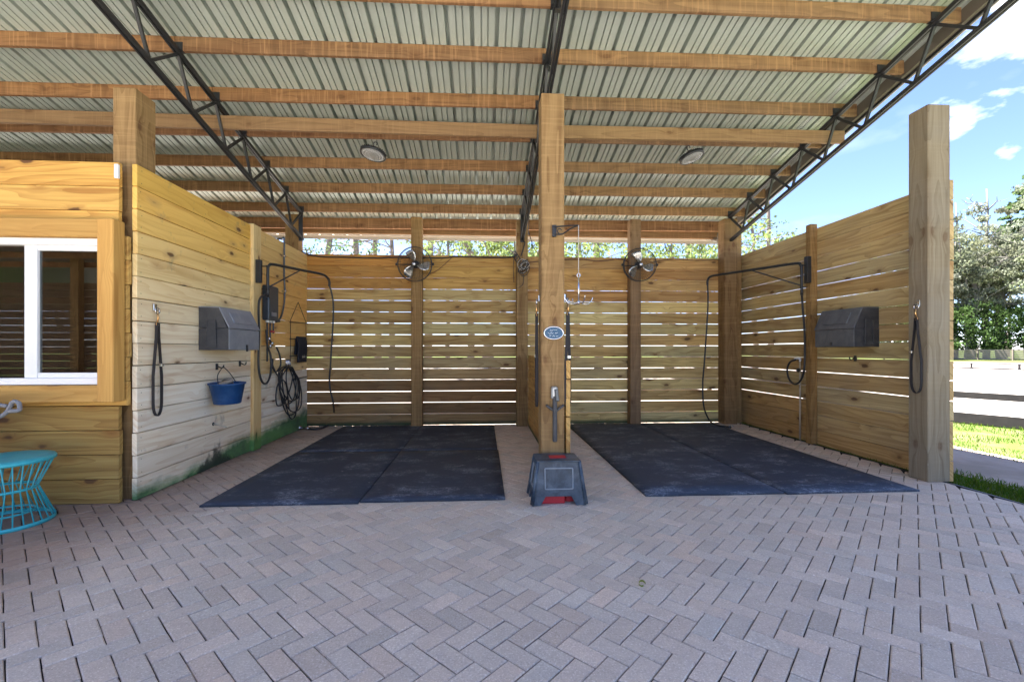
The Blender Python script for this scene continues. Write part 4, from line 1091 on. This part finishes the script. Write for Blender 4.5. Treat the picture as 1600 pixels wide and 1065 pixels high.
# ------------------------------------------------------------------ mounting step
t=thing('mounting_step','worn blue grey plastic mounting step with red inside at the foot of the centre post','step stool',(.435,3.65,0))
def step():
    a=on(826,790,Z=0); c=on(922,790,Z=0); cx=(a.x+c.x)/2; cy=3.68
    bw,bd=.214,.15; tw,td=.163,.12; H=.348; th=.016
    b=MB()
    def ring(k,z,ins=0): 
        w_=bw+(tw-bw)*k-ins; d_=bd+(td-bd)*k-ins
        return [Vector((cx-w_,cy-d_,z)),Vector((cx+w_,cy-d_,z)),Vector((cx+w_,cy+d_,z)),Vector((cx-w_,cy+d_,z))]
    L0=ring(0,0); L1=ring(.97,H*.97); pb=MB()
    arch=.072
    def side(p0,p1,q0,q1,f0,f1,pan):
        # trapezoid wall with an arch cut from its foot; p bottom, q top
        def pt(u,v): return (p0.lerp(p1,u)).lerp(q0.lerp(q1,u),v)
        ah=arch/H
        cols=[0,f0-.03,f0+.05,f1-.05,f1+.03,1]
        n=(p1-p0).cross(q0-p0).normalized()
        poly=[(0,0),(f0-.02,0),(f0+.06,ah),(f1-.06,ah),(f1+.02,0),(1,0),(1,1),(0,1)]
        outer=[pt(u,v) for u,v in poly]; inner=[p-n*th for p in outer]
        base=len(b.v); b.v+=outer+inner; m=len(poly)
        # split into convex pieces
        for q in ([0,1,2,7],[2,3,6,7],[3,4,5,6]):
            b.face([base+i for i in q]); b.face([base+m+i for i in q][::-1])
        for i in range(m):
            j=(i+1)%m; b.face([base+i,base+m+i,base+m+j,base+j])
        if pan:
            rect=[pt(.22,.38),pt(.78,.38),pt(.82,.85),pt(.18,.85)]
            for i in range(4):
                A_,B_=rect[i],rect[(i+1)%4]; pb.bar(A_+n*.003,B_+n*.003,.009,.012,n,.003)
    side(L0[0],L0[1],L1[0],L1[1],.18,.80,True)
    side(L0[1],L0[2],L1[1],L1[2],.25,.75,False)
    side(L0[2],L0[3],L1[2],L1[3],.18,.80,False)
    side(L0[3],L0[0],L1[3],L1[0],.25,.75,True)
    b.build('body','stepbox',t,None,.004,True); pb.build('panel_rim','worn',t)
    # corner ribs give the moulded shell its swept edges
    for i in range(4):
        e=MB(); e.tube([L0[i]+Vector((0,0,.012)),L1[i]],[.016,.014],8)
        e.build('corner','stepbox',t)
    tp=MB(); tp.box(cx-tw-.012,cx+tw+.012,cy-td-.012,cy+td+.012,H*.955,H,b=.014)
    tp.build('tread','stepbox',t)
    rr=MB(); rr.box(cx-.06,cx+.075,cy-.05,cy+.04,H,H+.004,b=.0015); rr.build('grip_patch','red',t)
    ib=MB(); ib.box(cx-.16,cx+.055,cy-.10,cy+.12,.0,.068,b=.006); ib.box(cx+.065,cx+.15,cy-.06,cy+.12,.0,.068,b=.006); ib.build('red_insert','red',t)
step()

# ------------------------------------------------------------------ turquoise wire stool and the chair behind it
sc3=Vector((-3.36,3.40,0))
t=thing('wire_stool','turquoise hourglass wire stool in front of the window wall','stool',sc3)
b=MB(); b.lathe([(0,.462),(.20,.466),(.262,.462),(.27,.452),(.27,.436),(.258,.432),(0,.444)],sc3,(0,0,1),48); b.build('seat','turq',t)
def ringm(r,z,w_=.009,n=48):
    m=MB(); m.lathe([(r-.004,z-w_),(r+.004,z-w_),(r+.004,z+w_),(r-.004,z+w_),(r-.004,z-w_)],sc3,(0,0,1),n); return m
ringm(.172,.245).build('waist_ring','turq',t); ringm(.262,.014,.013).build('foot_ring','turq',t); ringm(.16,.08,.006).build('inner_ring','turq',t)
b=MB(); nr=30
for k in range(nr):
    a=2*math.pi*k/nr; a2=a+.10
    b.tube([sc3+Vector((.26*math.cos(a),.26*math.sin(a),.02)),sc3+Vector((.172*math.cos(a2),.172*math.sin(a2),.245)),sc3+Vector((.255*math.cos(a),.255*math.sin(a),.438))],.0042,6)
b.build('rods','turq',t)

t=thing('patio_chair','grey chair mostly outside the left edge with its rolled back corner showing','chair',(-3.75,3.42,0))
b=MB(); q=on(24,632,Y=3.45)
P=[(q.x-.42,3.36,.02),(q.x-.36,3.38,.40),(q.x-.20,3.42,q.z-.16),on(8,646,Y=3.45),on(20,628,Y=3.45),on(29,629,Y=3.44),on(31,637,Y=3.42),on(28,641,Y=3.40),on(12,642,Y=3.38)]
b.tube(spline(P,6),.014,8)
b.tube(spline([(q.x-.60,3.40,.02),(q.x-.57,3.42,.40),(q.x-.56,3.44,q.z-.05),(q.x-.50,3.45,q.z+.01),(q.x-.3,3.47,q.z+.02),(q.x-.05,3.45,q.z-.01)],6),.014,8)
for xx in (-.12,-.60): b.tube([(q.x+xx,2.98,.02),(q.x+xx+.02,3.0,.42)],.014,8)
b.build('frame','arm',t)
MB().box(q.x-.60,q.x-.10,2.98,3.42,.41,.45,b=.012).build('seat','arm',t)
MB().obox((q.x-.42,3.44,.66),[(1,0,0),(0,.1,1),(0,-1,.1)],(.20,.16,.01),.006).build('backrest','arm',t)

# fallen leaf
lf=on(1004,911,Z=.008)
b=MB(); P=[lf+Vector((.016*math.cos(a)-.004*a*.2,.020*math.sin(a),.006*math.sin(a*1.3))) for a in [k*.6 for k in range(9)]]
b.ribbon(P,(0,0,1),.010,.001); tag(b.build('fallen_leaf','leafgreen'),'small curled yellow green leaf lying on the paving','leaf')

# ------------------------------------------------------------------ grass by the paving
def grass(name,x0,x1,y0,y1,n,hmin,hmax,seed,cond=None):
    rnd=random.Random(seed); b=MB()
    for _ in range(n):
        x=rnd.uniform(x0,x1); y=rnd.uniform(y0,y1)
        if cond and not cond(x,y,rnd): continue
        h=rnd.uniform(hmin,hmax)*(0.6+.8*abs(mnoise.noise(Vector((x*1.5,y*1.5,0))))*1.4); a=rnd.uniform(0,6.28); w_=rnd.uniform(.0025,.005)
        dx,dy=math.cos(a)*w_,math.sin(a)*w_; lx,ly=rnd.gauss(0,h*.4),rnd.gauss(0,h*.4)
        i=len(b.v); b.v+=[(x-dx,y-dy,-.03),(x+dx,y+dy,-.03),(x+lx*.4-dx*.7,y+ly*.4-dy*.7,-.03+h*.6),(x+lx*.4+dx*.7,y+ly*.4+dy*.7,-.03+h*.6),(x+lx,y+ly,-.03+h)]
        k=rnd.uniform(.6,1.4); tint=(k*rnd.uniform(.8,1.5),k,k*rnd.uniform(.6,1.2))
        b.face([i,i+1,i+3,i+2],None,tint); b.face([i+2,i+3,i+4],None,tint)
    o=b.build(name,'blade_grass'); tag(o,None,None,None,'stuff'); return o
o=grass('grass',4.27,4.95,1.0,7.5,16000,.03,.075,1,lambda x,y,r: r.random()<(1 if x<4.62 else max(0,1-(x-4.62)/.3)))
o['label']='short green grass growing along the paving edge by the grey post'; o['category']='grass'
o=grass('grass',5.9,11.5,2.0,9.5,24000,.03,.07,2,lambda x,y,r: x>5.75+.06*mnoise.noise(Vector((y*3,0,0)))*5 and x<8.15+(7.3-y)*.5 and mnoise.noise(Vector((x*1.2,y*1.2,5)))>-.35)
o['label']='sunlit grass strip between the dirt path and the black board fence'; o['category']='grass'

# ------------------------------------------------------------------ fences
A0=Vector((8.05,7.33,0)); dF=Vector((.37,-.73,0)).normalized()
t=thing('board_fence','low dark board fence between the grass strip and the pale arena','fence',A0)
ss=[-7.2,-4.8,-2.4,-.25,3.0,5.4,7.8]
for z0,z1 in ((-.02,.155),(.40,.51)):
    b=MB()
    b.bar(A0+dF*-7.3+Vector((0,0,(z0+z1)/2)),A0+dF*9+Vector((0,0,(z0+z1)/2)),.03,z1-z0)
    b.build('rail','blackfence',t)
for s in ss:
    b=MB(); q=A0+dF*s+Vector((dF.y,-dF.x,0))*-.05; b.bar(q-Vector((0,0,.1)),q+Vector((0,0,.56)),.09,.09,(1,0,0)); b.build('post','blackfence',t)
a=on(1490,575,Z=-.03); c=on(1600,578.5,Z=-.03); d=(c-a).normalized()
t=thing('low_rail','low black rail on short posts along the far side of the arena','fence',a)
b=MB(); b.bar(a-d*30+Vector((0,0,.36)),a+d*14+Vector((0,0,.36)),.05,.07); b.build('rail','blackfence',t)
b=MB(); b.bar(a-d*30+Vector((0,0,.04)),a+d*14+Vector((0,0,.04)),.05,.10); b.build('kerb_board','blackfence',t)
for k in range(-8,5):
    q=a+d*(.95*1+k*2.3*1.0); MB().bar(q,q+Vector((0,0,.34)),.09,.09,(1,0,0)).build('post','blackfence',t)
M['mesh']=simple('weathered_boards',(.20,.17,.15),.9,0,.25,3)
a=on(1490,562,Z=-.03); c=on(1600,563,Z=-.03); d=(c-a).normalized()
t=thing('paddock_fence','weathered brown paddock fence in front of the distant woods','fence',a)
nn=Vector((d.y,-d.x,0))
for z in (.10,.34,.58,.82,1.06):
    MB().bar(a-d*40+Vector((0,0,z+.1)),a+d*20+Vector((0,0,z+.1)),.03,.19,(0,0,1),.003,jt(.15)).build('rail','mesh',t)
for k in range(-14,8):
    q=a+d*(2.1+k*2.9)+nn*.07; MB().bar(q-Vector((0,0,.1)),q+Vector((0,0,1.35)),.14,.14,(1,0,0)).build('post','bark',t)

# ------------------------------------------------------------------ trees
def limb(b,p0,p1,r0,r1,rnd,n=5,wob=.06):
    P=[];L=(p1-p0).length
    for k in range(n+1):
        q=p0.lerp(p1,k/n)
        if 0<k<n: q=q+Vector((rnd.gauss(0,1),rnd.gauss(0,1),rnd.gauss(0,.5)))*L*wob
        P.append(q)
    b.tube(P,[r0+(r1-r0)*k/n for k in range(n+1)],6); return P
def clump(b,c,rad,n,size,rnd,tint,flat=.6,droop=0):
    for _ in range(n):
        d=Vector((rnd.gauss(0,1),rnd.gauss(0,1),rnd.gauss(0,1)*flat)); d=d.normalized()*rad*(rnd.random()**.45)
        p=c+Vector((d.x,d.y,d.z*flat))
        a=Vector((rnd.gauss(0,1),rnd.gauss(0,1),rnd.gauss(0,1)-droop)).normalized()*size*rnd.uniform(.6,1.4)
        s=a.orthogonal().normalized(); s.rotate(Matrix.Rotation(rnd.uniform(0,6.28),3,a)); s*=size*.32
        i=len(b.v); b.v+=[p-a*.5,p+s,p+a*.5,p-s]; k=rnd.uniform(.7,1.3)
        b.face([i,i+1,i+2,i+3],None,tuple(x*k for x in tint))
def pine(h,seed,crown0=.5,nl=26,leaf=150,spread=.17,name='pine_tree',size=.3):
    rnd=random.Random(seed); root=bpy.data.objects.new(name,None)
    COL.objects.link(root)
    tb=MB(); P=limb(tb,Vector((0,0,-.1)),Vector((rnd.gauss(0,.3),rnd.gauss(0,.3),h)),h*.0135,h*.002,rnd,9,.005)
    fb=MB()
    for k in range(nl):
        f=crown0+(1-crown0)*(k+rnd.random())/nl; z=h*f*.985
        j=min(int(f*9*.985),8); base=P[j].lerp(P[j+1],f*9*.985-j if f*9*.985-j<1 else 1); base.z=z
        a=rnd.uniform(0,6.28); L=h*spread*(1.15-f*.75)*rnd.uniform(.5,1.25)
        e=base+Vector((math.cos(a)*L,math.sin(a)*L,L*rnd.uniform(-.05,.4)))
        limb(tb,base,e,h*.0032,h*.0008,rnd,4,.05)
        for m in range(4):
            q=base.lerp(e,.45+.18*m)+Vector((rnd.gauss(0,.25),rnd.gauss(0,.25),rnd.gauss(.1,.15)))
            g=rnd.uniform(.75,1.35)
            clump(fb,q,L*rnd.uniform(.16,.30)+.2,leaf//5,size,rnd,(g*rnd.uniform(.9,1.15),g,g*rnd.uniform(.8,1.1)),.55)
    tb.build('trunk','bark',root); fb.build('crown','pine_leaf',root)
    return root
def broad(h,seed,mat,leafn=9000,name='oak_tree',cw=.42,trunkmat='bark',size=.28,low=.12,dens=70,droop=0,rad=1.0):
    rnd=random.Random(seed); root=bpy.data.objects.new(name,None); COL.objects.link(root)
    tb=MB(); limb(tb,Vector((0,0,-.1)),Vector((rnd.gauss(0,.2),rnd.gauss(0,.2),h*.5)),h*.028,h*.014,rnd,5,.03)
    fb=MB(); nc=leafn//dens
    top=Vector((0,0,h*.42)); ends=[]
    for k in range(13):
        a=rnd.uniform(0,6.28); el=rnd.uniform(.0,1.2); L=h*rnd.uniform(.35,.52)
        e=Vector((math.cos(a)*math.cos(el)*L*cw/.42,math.sin(a)*math.cos(el)*L*cw/.42,h*.42+math.sin(el)*L*1.0))
        P=limb(tb,Vector((0,0,h*rnd.uniform(.22,.45))),e,h*.006,h*.0015,rnd,5,.06); ends+=P[2:]
        for m in range(3):
            s=P[rnd.randint(2,4)]; e2=s+Vector((rnd.gauss(0,1),rnd.gauss(0,1),rnd.gauss(.2,.6)))*h*.07; limb(tb,s,e2,h*.003,h*.0008,rnd,3,.06); ends.append(e2)
    for k in range(nc):
        q=rnd.choice(ends)+Vector((rnd.gauss(0,1),rnd.gauss(0,1),rnd.gauss(-.2,.8)))*h*.06
        if q.z<h*low: q.z=h*low+rnd.random()*h*.1
        g=rnd.uniform(.7,1.35); clump(fb,q,h*rnd.uniform(.025,.06)*rad,dens,size,rnd,(g,g*rnd.uniform(.95,1.05),g*rnd.uniform(.8,1.1)),.7,droop)
    tb.build('trunk',trunkmat,root); fb.build('crown',mat,root)
    return root
def snag(h,seed):
    rnd=random.Random(seed); root=bpy.data.objects.new('dead_tree',None); COL.objects.link(root); tb=MB()
    P=limb(tb,Vector((0,0,-.1)),Vector((.3,0,h)),h*.017,h*.003,rnd,8,.012); tb.build('trunk','pale_bark',root)
    lb=MB()
    for k in range(16):
        f=rnd.uniform(.5,.98); q=P[int(f*8)]; a=rnd.uniform(0,6.28); L=h*rnd.uniform(.06,.2)
        e=q+Vector((math.cos(a)*L,math.sin(a)*L,L*rnd.uniform(.1,1.0))); Q=limb(lb,q,e,h*.004,h*.001,rnd,4,.08)
        for m in range(2): limb(lb,Q[2+m],Q[2+m]+Vector((rnd.gauss(0,1),rnd.gauss(0,1),rnd.gauss(.4,.5)))*L*.3,h*.0015,h*.0006,rnd,2,.05)
    lb.build('limbs','pale_bark',root); return root

p1=pine(22,11,.28,30,38,.15,size=.24); p2=pine(25,12,.33,26,38,.13,size=.24); p3=pine(19,13,.3,30,45,.17,size=.24)
b1=broad(13,21,'broad_leaf',3900,low=.45,dens=22,size=.22,rad=1.7); b2=broad(11.5,22,'broad_leaf',3300,low=.48,dens=22,size=.22,rad=1.7)
mo=broad(19,23,'moss',21000,'mossy_oak',.5,'pale_bark',.30,.16,60,1.1)
sn=snag(26,31)
pr=pine(28,14,.55,34,240,.19,'pine_tree',.55)
protos={'p1':p1,'p2':p2,'p3':p3,'b1':b1,'b2':b2,'mo':mo,'sn':sn,'pr':pr}
used=set()
def plant(key,x,y,rz,sc,label,cat,grp):
    o=protos[key]
    if key in used: o=copy_tree(o)
    used.add(key); o.location=(x,y,-.03); o.rotation_euler=(0,0,rz); o.scale=(sc,sc,sc); tag(o,label,cat,grp)
def behind(px,D):
    u=(px-800)/FP; return (D*(SA+u*CA)/(CA-u*SA), D)
GB='trees behind the back wall'
rnd=random.Random(77)
spots=[('p1',512,30,'slim pine seen through the gap above the back wall, nearest the left corner'),
 ('p3',455,26,'pine at the far left of the gap, partly behind the corner post'),
 ('p2',560,34,'second slim pine from the left in the gap above the left bay'),
 ('p3',612,28,'bushy pine in the gap just left of the left fan'),
 ('p1',590,37,'far pine behind the bushy pine left of the left fan'),
 ('p2',668,33,'pine just right of the left fan post in the gap'),
 ('p3',700,36,'pine with bare stem in the middle of the left bay gap'),
 ('p1',735,31,'pine right of the middle of the left bay gap'),
 ('b2',778,24,'yellow green leafy tree left of the middle back post in the gap'),
 ('b1',835,23,'yellow green leafy tree between the middle back post and the centre post'),
 ('p1',935,27,'slim pine right of the centre post in the gap'),
 ('p2',900,36,'far pine behind the slim pine right of the centre post'),
 ('b2',1046,29,'low leafy tree right of the right fan in the gap'),
 ('p1',1078,33,'pine near the right end of the gap above the right bay'),
 ('b2',1100,25,'bright green leafy tree at the right end of the gap beside the downspout'),
 ('p3',1180,30,'pine showing above the back corner of the right wall'),
 ('p2',1205,44,'far pine right of the back corner above the right wall')]
for key,px,D,l in spots:
    x,y=behind(px,D); plant(key,x,y,rnd.uniform(0,6.28),{'b1':.92,'b2':1.0,'p1':.95,'p2':.95,'p3':.8}[key]*rnd.uniform(.93,1.05),l,'tree',GB)
GR='woods beyond the arena'
def far(px,D):
    u=(px-800)/FP; return (D*(SA+u*CA), D*(CA-u*SA))
for key,px,D,sc,l in (('pr',1606,66,.96,'tall dark pine at the right edge of the picture'),
 ('pr',1575,74,.82,'tall pine just behind the dead tree'),
 ('sn',1541,64,.92,'bare dead tree with pale trunk right of the grey post'),
 ('sn',1514,70,.72,'thin dead trunk between the grey post and the taller dead tree'),
 ('sn',1492,62,.82,'bare dead tree half hidden by the grey post'),
 ('mo',1515,60,1.12,'grey mossy oak close to the grey post'),
 ('mo',1565,63,1.2,'grey mossy oak in the middle of the distant woods on the right'),
 ('mo',1625,60,1.22,'grey mossy oak cut by the right edge'),
 ('mo',1455,64,1.0,'grey mossy oak hidden mostly behind the grey post'),
 ('mo',1390,70,.7,'grey mossy oak behind the slatted right wall'),
 ('pr',1690,70,.9,'tall pine beyond the right edge')):
    x,y=far(px,D)
    plant(key,x,y,rnd.uniform(0,6.28),sc,l,'tree',GR)
# undergrowth: a far mass of shrubs
b=MB(); r2=random.Random(8)
for _ in range(330):
    px=r2.uniform(1330,1680); D=r2.uniform(54,60); x,y=far(px,D); z=r2.uniform(.3,1)**1.3*6.8
    g=r2.uniform(.4,1.6); clump(b,Vector((x,y,z)),r2.uniform(.6,1.3),42,.36,r2,(g,g,g*.9),.7)
tag(b.build('undergrowth','shrub'),'dense dark green undergrowth below the mossy oaks','shrubs',None,'stuff')
b=MB()
for _ in range(0):
    x=r2.uniform(-26,30); y=r2.uniform(38,46); z=r2.uniform(.3,1)*5.5
    g=r2.uniform(.6,1.5); clump(b,Vector((x,y,z)),r2.uniform(.8,1.5),70,.42,r2,(g,g*1.05,g*.8),.7)


# ------------------------------------------------------------------ what stands behind the photographer (only mirrored in the window)
t=thing('slat_wall','dark slatted stable wall opposite, mirrored in the window','wall',(-11,-5,0))
planks(MB(),'x',-5.04,-5.0,-18,-6.5,.0,.185,16,.012,lambda i:jt(.1)).build('planks','darkpost',t)
for x in (-16,-13,-10.5,-7.5): MB().box(x-.1,x+.1,-4.995,-4.82,0,3.6,'z',.005).build('post','post',t)
t=thing('shed_roof','metal shed roof of the opposite stable, mirrored in the window','roof',(-12,-5,3.6))
for y in (-5.1,-4.5,-3.9,-3.3,-2.7): MB().bar((-18,y,3.42+.22*(y+5.2)),(-6.5,y,3.42+.22*(y+5.2)),.04,.14).build('purlin','purlin',t)
MB().bar((-12.2,-9,3.5-.8),(-12.2,-2.4,3.5+.62),11.6,.02).build('roof_sheet','gutter',t)
for key,x,y,l in (('b1',-14,-17,'leafy tree mirrored in the left pane of the window'),('b2',-20,-16,'leafy tree mirrored in the window behind the opposite stable'),('b1',-9,-18,'leafy tree mirrored in the right pane of the window')):
    plant(key,x,y,1.3*x,.8,l,'tree','trees behind the opposite stable')
bpy.context.view_layer.update()
